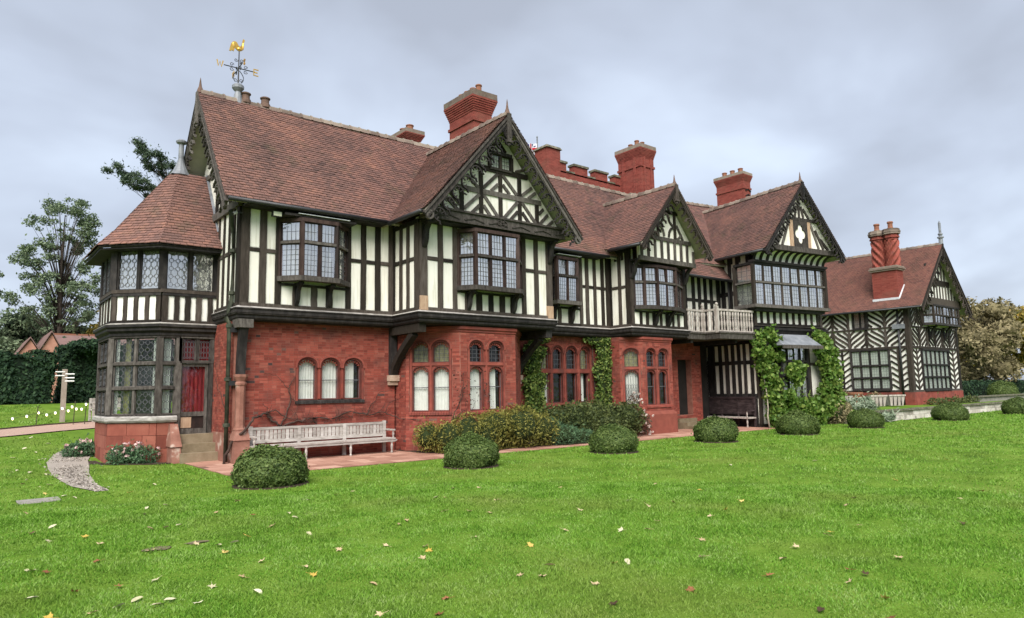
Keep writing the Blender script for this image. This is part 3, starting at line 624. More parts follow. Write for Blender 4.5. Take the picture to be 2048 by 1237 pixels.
def bargeboards(fr, uc, half, ze, za, v, parent=None, width=.2, n=8, r=.19, style='tracery', mat='timber_grey', mata='timber_grey', w=.038, pend=.85):
    me = mesh_of('carved_arch', arch_mesh(r, w, style), mata)
    for sgn in (-1, 1):
        a, b = (uc+sgn*(half+.03), ze-.10), (uc, za-.06); l = math.hypot(b[0]-a[0], b[1]-a[1]); s = ((b[0]-a[0])/l, (b[1]-a[1])/l); nI = (s[1]*-sgn, -s[0]*-sgn)
        if nI[1] > 0: nI = (-nI[0], -nI[1])
        off = width/2
        bb = part('bargeboard', MB().beam(fr, (a[0]+nI[0]*off, a[1]+nI[1]*off), (b[0]+nI[0]*off*.2, b[1]+nI[1]*off), width, v-.03, v+.035, .0), mat, H if parent is None else parent)
        part('verge_moulding', MB().beam(fr, (a[0]+nI[0]*.03, a[1]+nI[1]*.03), (b[0], b[1]+.0), .055, v-.065, v-.03), mat, bb)
        part('inner_moulding', MB().beam(fr, (a[0]+nI[0]*(width-.02), a[1]+nI[1]*(width-.02)), (b[0]+nI[0]*.02, b[1]+nI[1]*(width-.02)), .04, v-.055, v-.028), mat, bb)
        X = Vector((fr.ex[0]*s[0], fr.ex[1]*s[0], s[1])); Z = -Vector((fr.ex[0]*nI[0], fr.ex[1]*nI[0], nI[1])); Yv = Z.cross(X)
        for i in range(n):
            t = (i+.75)/(n+.55)*l; q = (a[0]+s[0]*t+nI[0]*width, a[1]+s[1]*t+nI[1]*width); P = Vector(fr.p(q[0], v, q[1]))
            o = inst('carved_arch', me, bb); o.matrix_basis = Matrix(((X.x, Yv.x, Z.x, P.x), (X.y, Yv.y, Z.y, P.y), (X.z, Yv.z, Z.z, P.z), (0, 0, 0, 1)))
        sc = (a[0]+nI[0]*(width*.9)+s[0]*.10, a[1]+nI[1]*(width*.9)+s[1]*.10)
        mb = MB(); mb.ribbon(fr, [(sc[0]+.13*(1-t*.55)*math.cos(2+sgn*(t*7)), sc[1]+.13*(1-t*.55)*math.sin(2+sgn*(t*7))) for t in np.linspace(0, 1, 16)], .055, v-.04, v+.04); part('end_scroll', mb, mat, bb)
    if pend:
        mb = MB().box(fr, uc-.07, uc+.07, v-.085, v+.05, za-pend, za+.02); mb.box(fr, uc-.028, uc+.028, v-.10, v-.08, za-pend*.85, za-.25); mb.box(fr, uc-.09, uc+.09, v-.10, v+.06, za-pend-.03, za-pend+.03); mb.lathe(fr.p(uc, v-.02, za-pend-.10), [(.015, -.05), (.06, .0), (.045, .08)], 8)
        part('pendant', mb, mat, H if parent is None else parent)
def clip_tri(fr, uc, half, ze, za, u, z):         # height available under the gable slopes at u
    return za-(za-ze)*abs(u-uc)/half

# ================================================================== THE HOUSE
RAIL = (5.39, 5.49)
F_A = Fr(0, 0); F_W = Fr(0, 3.9, -90); F_G1 = Fr(4.42, -1.47); F_G1L = Fr(4.42, 0, -90); F_G1R = Fr(9.37, -1.47, 90)
F_G2 = Fr(13.68, -1.04); F_G2L = Fr(13.68, 0, -90); F_3 = Fr(20.5, -1.8, -9.7); F_3L = F_3.at(0, 3.4, -90)
# ---- main front, upper storey
wA = stud_wall(F_A, 0, 4.42, 3.92, 6.72, [(0, .22), (.48, .65), (.90, 1.05), (2.89, 3.05), (3.36, 3.51), (3.81, 3.97), (4.25, 4.42)], [RAIL], skip=(2,))
stud_wall(F_A, 1.05, 2.89, 3.92, 4.62, [(1.38, 1.48), (1.89, 2.06), (2.40, 2.50)], parent=wA, core=False, plates=(.12, .06))
oA = window([(.99, -.02), (1.42, -.50), (2.42, -.50), (2.93, -.02)], 4.78, 6.24, [5.69], [1, 2, 1], H, lead=(4, 6), cur=[(0, 1, 'curtain')], mat='timber_red', leadtop=3.6)
part('soffit_board', MB().box(F_A, .95, 2.97, -.5, -.02, 6.36, 6.42), 'timber_black', oA); part('lead_flashing', MB().box(F_A, 1.3, 2.75, -.56, -.30, 6.42, 6.435), 'lead_white', oA)
for u in (1.47, 2.36): scroll_bracket(F_A, u, 4.06, 4.64, .42, oA)
# ---- west gable end
stud_wall(F_W, 1.7, 3.9, 3.92, 6.72, [(2.05, 2.15), (2.5, 2.6), (2.95, 3.05), (3.36, 3.46), (3.69, 3.9)], [RAIL])
wg = part('gable', MB().plate(F_W, [(-1.05, 6.6), (3.9, 6.6), (3.9, 6.72), (1.44, 9.95), (-1.05, 6.72)], [], .02, .2), 'plaster', H)
for a in (1.7, 2.1, 2.5, 2.9, 3.3): timber('stud', F_W, a, a+.1, 6.72, min(9.8, 9.95-(9.95-6.72)*abs(a+.05-1.44)/2.46-.05), wg)
timber('tie_beam', F_W, -1.0, 3.92, 6.55, 6.76, wg, -.10, mat='timber_grey'); timber('collar', F_W, .5, 2.6, 8.0, 8.13, wg, mat='timber_grey')
part('wall', MB().box(F_W, -1.05, 1.7, .02, .2, 0, 6.6), 'plaster', H)
# ---- first gable wing (G1)
wL = stud_wall(F_G1L, 0, 1.47, 3.92, 6.55, [(0, .10), (.40, .52), (.80, .92), (1.24, 1.47)], [RAIL])
w1 = stud_wall(F_G1, 0, 4.95, 3.92, 6.62, [(0, .23), (.60, .76), (1.11, 1.24), (3.69, 3.85), (4.21, 4.37), (4.72, 4.95)], [RAIL], skip=(2,))
stud_wall(F_G1, 1.24, 3.69, 3.92, 4.60, [(1.53, 1.66), (1.94, 2.13), (2.39, 2.56), (2.81, 3.0), (3.23, 3.38)], parent=w1, core=False, plates=(.12, .06))
stud_wall(F_G1R, 0, 1.47, 3.92, 6.55, [(0, .22), (.55, .67), (.95, 1.07), (1.37, 1.47)], [RAIL])
part('post_repair', MB().box(F_G1, -.012, .236, -.062, .05, 3.96, 4.36), 'oak_new', w1, label='pale new oak foot let into the corner post'); part('post_repair', MB().box(F_G1, 4.715, 4.96, -.062, .05, 3.96, 4.36), 'oak_new', w1, label='pale new oak foot let into the corner post')
o1 = window([(5.70, -1.49), (6.02, -1.95), (7.62, -1.95), (8.07, -1.49)], 4.72, 6.30, [5.60], [1, 3, 1], H, lead=(4, 6), cur=[(0, 1, 'curtain')], mat='timber_red', leadtop=3.8)
for u in (1.62, 3.30): scroll_bracket(F_G1, u, 4.06, 4.58, .40, o1)
part('soffit_board', MB().box(F_G1, 0, 4.95, -.42, -.02, 6.44, 6.5), 'timber_black', H)
for u in (.12, 4.83): scroll_bracket(F_G1, u, 5.75, 6.45, .42, H, .14)
UC1, HF1, ZE1, ZA1 = 2.51, 2.95, 6.56, 9.90
gable_roof(F_G1, UC1, HF1, ZE1, ZA1, -.95, 3.7)
g1 = part('gable', MB().plate(F_G1, [(-.15, 6.6), (5.17, 6.6), (UC1, 9.66)], [], -.38, -.25, True), 'plaster', H)
def gt(u0, z0, u1, z1, w=.13, nm='brace', p=None, v=-.42, mt='timber_grey', fr=F_G1): part(nm, MB().beam(fr, (u0, z0), (u1, z1), w, v+random.uniform(-.006, .006), v+.1, .004), mt, p or g1)
part('tie_beam', MB().box(F_G1, -.12, 5.12, -.50, -.2, 6.50, 6.82), 'timber_grey', g1)
tb = MB()
for q in np.linspace(.3, 4.7, 6): tb.ribbon(F_G1, [(q, 6.58), (q+.35, 6.66), (q+.7, 6.58)], .03, -.53, -.49)
tb.box(F_G1, -.12, 5.12, -.55, -.49, 6.78, 6.84); tb.box(F_G1, -.12, 5.12, -.53, -.49, 6.48, 6.53)
for a in np.linspace(0, 6.283, 5)[:4]: tb.ribbon(F_G1, [(2.55+.10*math.cos(a)+.085*math.cos(b), 6.66+.07*math.sin(a)+.07*math.sin(b)) for b in np.linspace(0, 6.283, 9)], .025, -.54, -.49)
part('carved_moulding', tb, 'timber_grey', g1)
gt(.98, 7.56, 4.22, 7.56, .15, 'collar'); gt(1.62, 8.30, 3.68, 8.30, .16, 'collar', mt='timber')
for u, a, b in ((1.16, 6.82, 7.5), (1.86, 6.82, 8.25), (2.59, 6.82, 8.22), (3.34, 6.82, 8.25), (4.04, 6.82, 7.5)): gt(u, a, u, b, .14, 'post', mt='timber')
for u0, z0, u1, z1 in ((.42, 7.0, .62, 6.82), (.62, 7.2, 1.1, 6.82), (.72, 7.4, 1.1, 7.05),
                       (1.25, 6.95, 1.8, 7.45), (1.5, 6.84, 1.8, 7.12), (1.95, 7.48, 2.5, 6.86), (1.95, 7.15, 2.22, 6.84), (2.68, 6.84, 3.26, 7.45), (2.95, 6.84, 3.26, 7.15),
                       (3.43, 7.46, 3.98, 6.88), (3.43, 7.15, 3.72, 6.84), (4.12, 6.86, 4.5, 7.22), (4.12, 7.2, 4.32, 7.38), (4.45, 6.84, 4.72, 7.05),
                       (1.36, 7.98, 1.78, 7.64), (1.95, 7.68, 2.5, 8.2), (2.25, 7.64, 2.5, 7.88), (2.68, 8.2, 3.24, 7.66), (2.68, 7.9, 2.95, 7.64), (3.43, 7.68, 3.85, 8.0), (3.7, 7.64, 4.0, 7.86)):
    gt(u0, z0, u1, z1, .10)
w_ = window([(F_G1.p(2.18, -.44, 0)[0], F_G1.p(0, -.44, 0)[1]), (F_G1.p(3.02, 0, 0)[0], F_G1.p(0, -.44, 0)[1])], 8.36, 8.78, [], [2], H, lead=(3, 3), sill=.06, sill_out=.02, name='attic_window', gl='glass_dark', back_v=.12, post=.09)
for u0, z0, u1, z1 in ((2.2, 8.92, 2.5, 9.2), (2.82, 8.92, 2.56, 9.2), (3.2, 8.4, 3.55, 8.52)): gt(u0, z0, u1, z1, .09, mt='timber')
bargeboards(F_G1, UC1, HF1, ZE1, ZA1, -.93, n=9, r=.185, w=.03, mata='timber_black')
finial(F_G1.p(UC1, -.9, ZA1+.08), .42, H)
# ---- wall between first and second gable (B)
wB = stud_wall(Fr(9.37, 0), 0, 4.31, 3.92, 6.72, [(.0, .2), (1.10, 1.24), (2.70, 2.84), (3.02, 3.17), (3.43, 3.57), (3.84, 3.98), (4.10, 4.31)], [RAIL], skip=(1,))
stud_wall(Fr(9.37, 0), 1.24, 2.70, 3.92, 4.62, [(1.62, 1.76), (2.12, 2.26)], parent=wB, core=False, plates=(.12, .06))
oB = window([(10.66, -.02), (10.62, -.42), (11.62, -.42), (11.95, -.02)], 4.78, 6.24, [5.66], [1, 2, 1], H, lead=(4, 6), cur=[(0, 1, 'curtain')], mat='timber_red', leadtop=3.6)
part('lead_flashing', MB().box(W0, 10.6, 11.75, -.50, -.2, 6.40, 6.415), 'lead_white', oB)
for u in (10.72, 11.6): scroll_bracket(W0, u, 4.06, 4.64, .36, oB)
# ---- second gable wing (G2)
stud_wall(F_G2L, 0, 1.04, 3.92, 6.85, [(0, .12), (.47, .60), (.84, 1.04)], [RAIL])
w2 = stud_wall(F_G2, 0, 3.22, 3.92, 6.45, [(0, .14), (3.08, 3.22)], skip=(0,), coremat='plaster')
stud_wall(F_G2, .14, 3.08, 3.92, 4.56, [(.46, .58), (.82, .95), (1.19, 1.35), (1.63, 1.73), (1.96, 2.12), (2.36, 2.46), (2.68, 2.80)], parent=w2, core=False, plates=(.12, .06))
o2 = window([(13.84, -1.06), (14.18, -1.30), (14.70, -1.50), (15.80, -1.50), (16.72, -1.06)], 4.72, 6.16, [5.60], [1, 1, 2, 2], H, lead=(3, 6), cur=[(0, 1, 'curtain')], mat='timber_red', leadtop=3.6)
for u in (1.27, 2.04): scroll_bracket(F_G2, u, 4.04, 4.58, .42, o2, .12)
for u in (.06, 3.16): scroll_bracket(F_G2, u, 5.75, 6.42, .52, H, .16)
part('soffit_board', MB().box(F_G2, 0, 3.22, -.56, -.02, 6.36, 6.42), 'timber_black', H)
UC2, HF2, ZE2, ZA2 = 1.55, 2.12, 6.82, 9.27
gable_roof(F_G2, UC2, HF2, ZE2, ZA2, -1.08, 2.8)
g2 = part('gable', MB().plate(F_G2, [(-.02, 6.42), (3.24, 6.42), (3.24, 7.05), (UC2, 9.08), (-.02, 7.05)], [], -.52, -.40, True), 'plaster', H)
k2 = dict(p=g2, fr=F_G2, v=-.57)
gt(-.05, 6.43, 3.28, 6.43, .17, 'tie_beam', **k2); gt(.42, 7.27, 3.0, 7.27, .15, 'collar', **k2)
for i in range(9): u = .08+i*.385; gt(u, 6.5, u, 7.22 if .3 < u < 3 else 6.98, .11, 'stud', **k2)
for u in (1.06, 2.06): gt(u, 7.34, u, 8.30, .12, 'post', mt='timber', **k2)
gt(.9, 8.36, 2.25, 8.36, .13, 'collar', mt='timber', **k2)
for s in (-1, 1):
    for zc_, sg in ((7.36, 1), (8.28, -1)):
        part('curved_brace', MB().ribbon(F_G2, [(UC2+s*(.44-.30*math.sin(t)), zc_+sg*(.42*math.cos(t))) for t in np.linspace(0, 1.5, 7)], .085, -.57, -.5), 'timber_grey', g2)
    part('curved_brace', MB().ribbon(F_G2, [(UC2+s*(.56+.35*math.sin(t)), 7.36+.36*(1-math.cos(t))) for t in np.linspace(0, 1.2, 6)][::1], .085, -.57, -.5), 'timber_grey', g2)
    gt(UC2+s*1.0, 7.34, UC2+s*.62, 7.9, .09, 'brace', **k2)
for q in (.12, .45, .78): timber('stud', F_G2L.at(0, 0), .2+q, .3+q, 6.45, 6.85, H)
bargeboards(F_G2, UC2, HF2, ZE2, ZA2, -1.06, width=.17, n=6, r=.15, style='cusp', w=.045, pend=.6, mat='timber', mata='timber')
finial(F_G2.p(UC2, -1.02, ZA2+.07), .36, H)
# ---- recessed wall over the balcony (C)
stud_wall(Fr(16.9, 0), 0, 4.0, 3.92, 6.55, [(0, .2), (.5, .66), (.95, 1.1), (1.35, 1.5), (1.88, 2.06), (2.30, 2.48), (2.73, 2.92), (3.17, 3.36), (3.66, 4.0)], [(5.33, 5.46)], mat='timber_black')
# ---- third gable wing (G3), turned a little
stud_wall(F_3L, .6, 3.4, 3.6, 7.45, [(.6, .8), (1.73, 1.93), (2.16, 2.32), (2.60, 2.76), (3.18, 3.4)], [(5.62, 5.80)], mat='timber_black')
stud_wall(F_3L, 0, 3.4, 0, 3.6, [(0, .2), (.72, 1.1), (1.34, 1.52), (1.7, 1.9), (2.07, 2.24), (2.41, 2.57), (2.73, 2.87), (3.09, 3.25)], [(1.21, 1.38), (2.62, 2.78)], skip=(0,), mat='timber_black')
part('dado', MB().box(F_3L, 0, 3.38, -.05, .02, 0, 1.2), 'timber_black', H)
window([F_3L.p(.2, -.02, 0)[:2], F_3L.p(.72, -.02, 0)[:2]], 1.44, 2.75, [2.2], [2], H, lead=(2, 3), sill_out=.06, cur=[(0, 1, 'curtain')], name='side_window', mat='timber_black', sillmat='timber_black')
w3 = stud_wall(F_3, 0, 4.35, 4.2, 7.2, [(0, .16), (4.2, 4.35)], skip=(0,), coremat='plaster')
stud_wall(F_3, .16, 4.2, 4.2, 4.98, [(.40+i*.40, .53+i*.40) for i in range(10)], parent=w3, core=False, plates=(.14, .06), pl='plaster_white')
sweep('jetty_beam', [F_3.p(-.02, .3, 0)[:2], F_3.p(-.02, -.02, 0)[:2], F_3.p(4.4, -.02, 0)[:2], F_3.p(4.4, 1.5, 0)[:2]], [(-.05, 3.86), (.03, 3.88), (.10, 4.02), (.16, 4.05), (.16, 4.15), (.05, 4.21), (-.05, 4.21)], 'timber_black', H)
part('sill_shelf', MB().box(F_3, -.2, 4.5, -.2, 0, 4.205, 4.225), 'timber_grey', H)
o3 = window([F_3.p(*q, 0)[:2] for q in ((-.42, .55), (-.42, -.50), (4.12, -.50), (4.12, .3))], 5.06, 6.74, [6.0], [1, 8, 1], H, lead=(3, 5), cur=[(0, 1, 'curtain')], mat='timber', post=.14, leadtop=4, label='long eight-light upper window of the third gable', sillmat='timber_grey')
part('window_base', MB().box(F_3, -.35, 4.05, -.44, 0, 4.82, 4.93), 'timber_black', o3)
UC3, HF3, ZE3, ZA3 = 2.08, 2.56, 7.26, 10.36
gable_roof(F_3, UC3, HF3, ZE3, ZA3, -1.2, 4.8)
g3 = part('gable', MB().plate(F_3, [(-.15, 7.36), (4.3, 7.36), (UC3, 10.1)], [], -.92, -.8, True), 'plaster', H)
part('cove', MB().add([F_3.p(u, -.42-.44*(1-math.cos(t)), 6.86+.5*math.sin(t)) for t in np.linspace(0, 1.57, 7) for u in (-.35, 4.15)], [(2*i, 2*i+1, 2*i+3, 2*i+2) for i in range(6)]), 'plaster_white', g3)
for u in np.linspace(-.3, 4.1, 12):
    f2 = F_3.at(float(u), 0, -90); part('cove_rib', MB().ribbon(f2, [(.43+.44*(1-math.cos(t)), 6.86+.5*math.sin(t)-.02) for t in np.linspace(0, 1.57, 7)], .06, -.065, .065), 'timber_black', g3)
k3 = dict(p=g3, fr=F_3, v=-.97)
part('tie_beam', MB().box(F_3, -.2, 4.35, -1.0, -.7, 7.34, 7.56), 'timber_grey', g3); part('window_cornice', MB().box(F_3, -.48, 4.2, -.6, -.3, 6.82, 6.92), 'timber_black', o3)
gt(1.0, 8.78, 3.15, 8.78, .14, 'collar', **k3)
for u in (1.52, 2.64): gt(u, 7.56, u, 8.72, .19, 'post', mt='oak_new', **k3)
for s in (-1, 1):
    for a, b in ((.85, .70), (1.15, 1.06), (1.45, 1.42)): gt(UC3+s*(a+.32), 7.58, UC3+s*(a-.18), min(8.7, 10.0-(2.7/2.2)*abs(a)-.2), .11, 'brace', **k3)
    for a in (.28, .62): gt(UC3+s*a*1.0, 8.86, UC3+s*a*.45, 9.45-a*.3, .10, 'brace', **k3)
gt(UC3, 8.86, UC3, 9.7, .11, 'post', **k3)
def lobe(a):
    da = (a+math.pi/4) % (math.pi/2)-math.pi/4; return .18*math.cos(da)+math.sqrt(max(0, .155**2-(.18*math.sin(da))**2))
qf = [(UC3+lobe(a)*math.cos(a), 8.14+1.25*lobe(a)*math.sin(a)) for a in np.linspace(0, 6.283, 49)[:-1]]
part('quatrefoil', MB().plate(F_3, [(1.62, 7.56), (2.54, 7.56), (2.54, 8.72), (1.62, 8.72)], [qf[::-1]], -.97, -.91), 'timber_grey', g3)
bargeboards(F_3, UC3, HF3, ZE3, ZA3, -1.17, width=.17, n=10, r=.13, style='cusp', mat='timber_black', mata='timber_black', w=.04, pend=.75)
finial(F_3.p(UC3, -1.12, ZA3+.07), .42, H)
for q in (.25, .7, 1.15, 1.6): timber('stud', F_3L, 1.6+q, 1.72+q, 7.0, 7.4, H, mat='timber_black')
# G3 ground floor front, mostly under the vine
wF = stud_wall(F_3, 0, 4.35, 0, 3.9, [(0, .2), (.5, .62), (.95, 1.1), (2.75, 2.9), (3.25, 3.37), (4.15, 4.35)], [(2.55, 2.68)], skip=(2,))
window([F_3.p(*q, 0)[:2] for q in ((1.1, -.02), (1.1, -.35), (2.75, -.35), (2.75, -.02))], 1.15, 3.3, [2.05, 2.72], [0, 4, 0], H, lead=(3, 4), cur=[(0, 1, 'curtain')], name='bay_window', mat='timber_black', sillmat='timber_black')
hd = MB().hexa([F_3.p(.55, -.02, 3.36), F_3.p(.55, -.95, 3.36), F_3.p(3.0, -.95, 3.36), F_3.p(3.0, -.02, 3.36), F_3.p(.75, -.02, 3.86), F_3.p(.75, -.30, 3.86), F_3.p(2.9, -.30, 3.86), F_3.p(2.9, -.02, 3.86)])
hood = part('window_hood', hd, 'lead', H); part('hood_fascia', MB().box(F_3, .52, 3.03, -.99, -.94, 3.22, 3.37), 'timber_grey', hood)
# ---- jetty mouldings
JP = [(-.05, 3.62), (.02, 3.62), (.05, 3.66), (.05, 3.72), (.10, 3.745), (.10, 3.76), (.115, 3.78), (.115, 3.86), (.14, 3.875), (.14, 3.90), (.03, 3.95), (-.05, 3.95)]
sweep('jetty_beam', [(0, 2.4), (0, 0), (4.42, 0), (4.42, -1.47), (9.37, -1.47), (9.37, 0), (13.68, 0), (13.68, -1.04), (16.9, -1.04), (16.9, .2)], JP, 'timber_black', H)
SW = [(.05, 3.90), (.135, 3.905), (.128, 3.918), (.03, 3.96), (-.02, 3.96)]
sweep('weathered_top', [(0, 2.4), (0, 0), (4.42, 0), (4.42, -1.47), (9.37, -1.47), (9.37, 0), (13.68, 0), (13.68, -1.04), (16.9, -1.04)], SW, 'timber_pale', H)
part('jetty_soffit', MB().slab([(0.03, .6), (.03, .03), (4.45, .03), (4.45, -1.42), (9.33, -1.42), (9.33, .03), (13.72, .03), (13.72, -1.0), (16.86, -1.0), (16.86, .6)], 3.60, 3.655), 'timber_black', H)
# ---- main roof
ES, RS = Vector((0, -.5, 6.58)), Vector((0, 2.46, 10.33)); upv = RS-ES
dm = deck([(-.55, -.5, 6.58), (21.2, -.5, 6.58), (21.2, 2.46, 10.33), (-.55, 2.46, 10.33)], .06, 'soffit', H)
tiles((-.55, -.5, 6.58), (1, 0, 0), upv, -.02, 16.6, -.02, 21.0, upv.length, parent=dm, dip=.055)
db = deck([(-.55, 5.42, 6.58), (21.2, 5.42, 6.58), (21.2, 2.46, 10.33), (-.55, 2.46, 10.33)], .06, 'soffit', H); tiles((-.55, 5.42, 6.58), (1, 0, 0), (0, -2.96, 3.75), -.02, 21, -.02, 21, upv.length, gauge=.2, w=.33, mat='tile_far', parent=db)
ridge((-.5, 2.46, 10.39), (19.5, 2.46, 10.39), dm)
dl = deck([(16.9, -.74, 6.28), (21.0, -.74, 6.28), (21.0, .3, 7.60), (16.9, .3, 7.60)], .06, 'timber_black', H); tiles((16.9, -.74, 6.30), (1, 0, 0), upv, 0, 4.05, 0, 4.05, 1.65, parent=dl)
finial((-.5, 2.46, 10.42), .38, H)
# roof behind the third gable, turned with it
r2a = [F_3.p(-2.2, 1.3, 7.0), F_3.p(4.9, 1.3, 7.0), F_3.p(4.9, 5.1, 10.9), F_3.p(-2.2, 5.1, 10.9)]
d2 = deck(r2a, .06, 'soffit', H); tiles(r2a[0], Vector(r2a[1])-Vector(r2a[0]), Vector(r2a[3])-Vector(r2a[0]), 0, 7.1, 0, 7.1, (Vector(r2a[3])-Vector(r2a[0])).length, parent=d2)
ridge(tuple(Vector(r2a[3])+Vector((0, 0, .06))), tuple(Vector(r2a[2])+Vector((0, 0, .06))), d2)
deck([F_3.p(-2.2, 8.9, 7.0), F_3.p(4.9, 8.9, 7.0), r2a[2], r2a[3]], .06, 'tile_far', H)
part('gable', MB().add([F_3.p(4.6, 1.5, 7.0), F_3.p(4.6, 8.7, 7.0), F_3.p(4.6, 5.1, 10.8)], [(0, 1, 2)]), 'plaster', H)
part('wall', MB().box(F_3, 4.15, 4.35, .2, 8.0, 0, 7.2), 'plaster', H)
# verge boards of the west gable with their carved underside
FWv = Fr(-.52, 2.46, -90)
bargeboards(FWv, 0, 2.96, 6.58, 10.33, 0.0, width=.22, n=9, r=.16, style='cusp', mat='timber_grey', mata='timber_grey', pend=.9)
# gutters and eaves
def gutter(a, b, parent=H): part('gutter', MB().tube([a, b], .062, 8), 'iron_black', parent, smooth=True)
gutter((-.5, -.57, 6.55), (3.98, -.57, 6.55)); gutter((3.92, -.62, 6.50), (3.92, -2.38, 6.50)); gutter((9.95, -.57, 6.55), (13.1, -.57, 6.55)); gutter((13.05, -.6, 6.76), (13.05, -2.1, 6.76)); gutter((16.9, -.80, 6.25), (21.0, -.80, 6.25))
gutter(F_3.p(-.53, -1.15, 7.2), F_3.p(-.53, 1.6, 7.2))
for (a, b) in ((0, 3.95), (9.9, 13.0)): part('eaves_board', MB().box(W0, a, b, -.48, .0, 6.50, 6.56), 'timber_black', H)
dp = part('downpipe', MB().tube([(-.30, -.12, 6.35), (-.17, .22, 6.1), (-.10, .30, 5.85), (-.10, .30, 4.1), (-.17, .30, 3.85), (-.22, .30, 3.65), (-.13, .30, 3.5), (-.13, .30, .05)], .055, 10), 'iron_green', H, smooth=True)
for z in (5.4, 4.3, 3.45, 2.1, .95): part('pipe_collar', MB().lathe((-.10 if z > 4 else -.13, .30, z), [(.06, -.05), (.085, -.04), (.085, .04), (.06, .05)], 10), 'iron_green', dp)
for z in (2.0, 3.35): part('pipe_clip', MB().box(W0, -.12, .06, .22, .36, z-.06, z+.06), 'iron_black', dp)
part('downpipe', MB().tube([F_3L.p(2.2, -.1, 6.4), F_3L.p(2.2, -.1, 4.0)], .04, 8), 'iron_black', H, smooth=True)
# ---- brick ground floor
F_B = Fr(0, .35)
wnA, olA = arched_window(F_B, [(1.74, 2.23), (2.40, 2.90), (3.08, 3.57)], [(1.56, 2.64, .24)], H, cur=[[(0, 1, 'curtain')], [(0, 1, 'curtain')], [(0, .72, 'curtain')]], bars=(2.07,), sillmat='timber_black', label='three-light arched brick window with drawn white curtains above the long bench')
brick_wall(F_B, 0, 4.66, 0, 3.62, [olA], diaper=True)
FBW = Fr(0, 3.9, -90); brick_wall(FBW, 1.8, 3.56, 0, 3.62, [])
P1 = [(4.72, .40), (4.72, -.21), (5.86, -1.35), (7.90, -1.35), (9.04, -.21), (9.04, .40)]
def runs(P): return [(Fr(P[i][0], P[i][1], math.degrees(math.atan2(P[i+1][1]-P[i][1], P[i+1][0]-P[i][0]))), math.hypot(P[i+1][0]-P[i][0], P[i+1][1]-P[i][1])) for i in range(len(P)-1)]
T1 = [(1.16, 2.42, .22), (2.56, 3.14, .22)]
CW = [(0, 1, 'curtain')]; CO = [(0, 1, 'curtain_olive')]
for i, (f, l) in enumerate(runs(P1)):
    hl = []
    if i == 1: _, o_ = arched_window(f, [(.20, .65), (.81, 1.26)], T1, H, cur=[CW, CW], topcur=[CO, CO], bars=(1.82,), label='two-light arched window on the slanting side of the brick bay'); hl = [o_]
    if i == 2: _, o_ = arched_window(f, [(.34, .81), (1.05, 1.54)], T1, H, cur=[CW, [(0, .72, 'curtain')]], topcur=[None, None], bars=(1.82,), label='two-light arched window on the front of the brick bay'); hl = [o_]
    brick_wall(f, 0, l, 0, 3.60, hl)
CP = [(0, 3.40), (.03, 3.42), (.03, 3.46), (.07, 3.50), (.07, 3.58), (0, 3.60), (-.1, 3.60), (-.1, 3.40)]
sweep('brick_cornice', P1[1:5], CP, 'terracotta', H)
F_BB = Fr(9.04, .35)
wnB, olB = arched_window(F_BB, [(1.28, 1.82), (1.98, 2.44), (2.64, 3.14), (3.34, 3.78)], [(1.25, 2.26, 0), (2.44, 3.22, .24)], H, cur=[CW, None, None, [(0, .7, 'curtain')]], topcur=[CO, None, None, CO], label='four-light mullioned brick window between the two ivy columns')
brick_wall(F_BB, 0, 4.64, 0, 3.62, [olB])
P2 = [(13.68, .40), (13.68, -.40), (14.28, -1.0), (15.95, -1.0), (16.55, -.40), (16.55, .40)]
T2 = [(1.10, 2.38, .2), (2.50, 3.14, .2)]
for i, (f, l) in enumerate(runs(P2)):
    hl = []
    if i == 1: _, o_ = arched_window(f, [(.17, .66)], [(1.10, 2.36, .22), (2.50, 3.14, .22)], H, m_=.09, cur=[CW], topcur=[CO], label='single arched window with a folding lattice grille beside the pale rose')
    if i == 2: _, o_ = arched_window(f, [(.20, .70), (.90, 1.40)], T2, H, m_=.09, cur=[None, None], bars=(1.75,), label='two-light arched window on the front of the small brick bay')
    if i in (1, 2): hl = [o_]
    brick_wall(f, 0, l, 0, 3.60, hl)
    if i == 1:
        gb = MB()
        for q in np.linspace(.19, .64, 6): gb.box(f, q-.006, q+.006, .03, .045, 1.1, 2.15)
        for k in range(5):
            q = .19+.09*k
            for zc_ in (1.35, 1.55, 1.75): gb.ribbon(f, [(q, zc_), (q+.045, zc_+.1), (q+.09, zc_), (q+.045, zc_-.1), (q, zc_)], .012, .03, .045)
        part('lattice_grille', gb, 'iron_black', H)
sweep('brick_cornice', P2[1:5], CP, 'terracotta', H)
sweep('plinth', P2[0:6], [(0, 0), (.12, 0), (.12, .72), (.06, .80), (0, .86), (-.05, .86), (-.05, 0)], 'sandstone_red', H)
F_D = Fr(16.55, .35)
dh = [(1.50, .55), (2.42, .55), (2.42, 2.86), (1.50, 2.86)]
brick_wall(F_D, 0, 3.05, 0, 3.62, [dh], th=.40)
part('lintel', MB().box(F_D, 1.40, 2.52, -.012, .2, 2.86, 2.98), 'terracotta', H)
dr = part('door', MB().box(F_D, 1.48, 2.44, .36, .42, .55, 2.87), 'timber_black', H)
for u in (1.62, 1.85, 2.08, 2.30): part('door_board', MB().box(F_D, u-.105, u+.105, .34, .37, .6, 2.8), 'timber_black', dr)
part('door_handle', MB().tube([F_D.p(1.70, .33, 1.5), F_D.p(1.70, .28, 1.55), F_D.p(1.70, .28, 1.7)], .015, 6), 'iron_black', dr)
for z in (.9, 2.2): part('hinge', MB().box(F_D, 1.6, 2.2, .325, .345, z, z+.04), 'lead', dr)
for i, (z, d) in enumerate(((.13, -.95), (.27, -.55), (.41, -.15), (.54, .30))): part('step', MB().box(F_D, 1.32-.06*(3-i)*.5, 2.42+.1*(3-i)*.5, d, .42, z-.14, z, .004), 'stone_step', H)
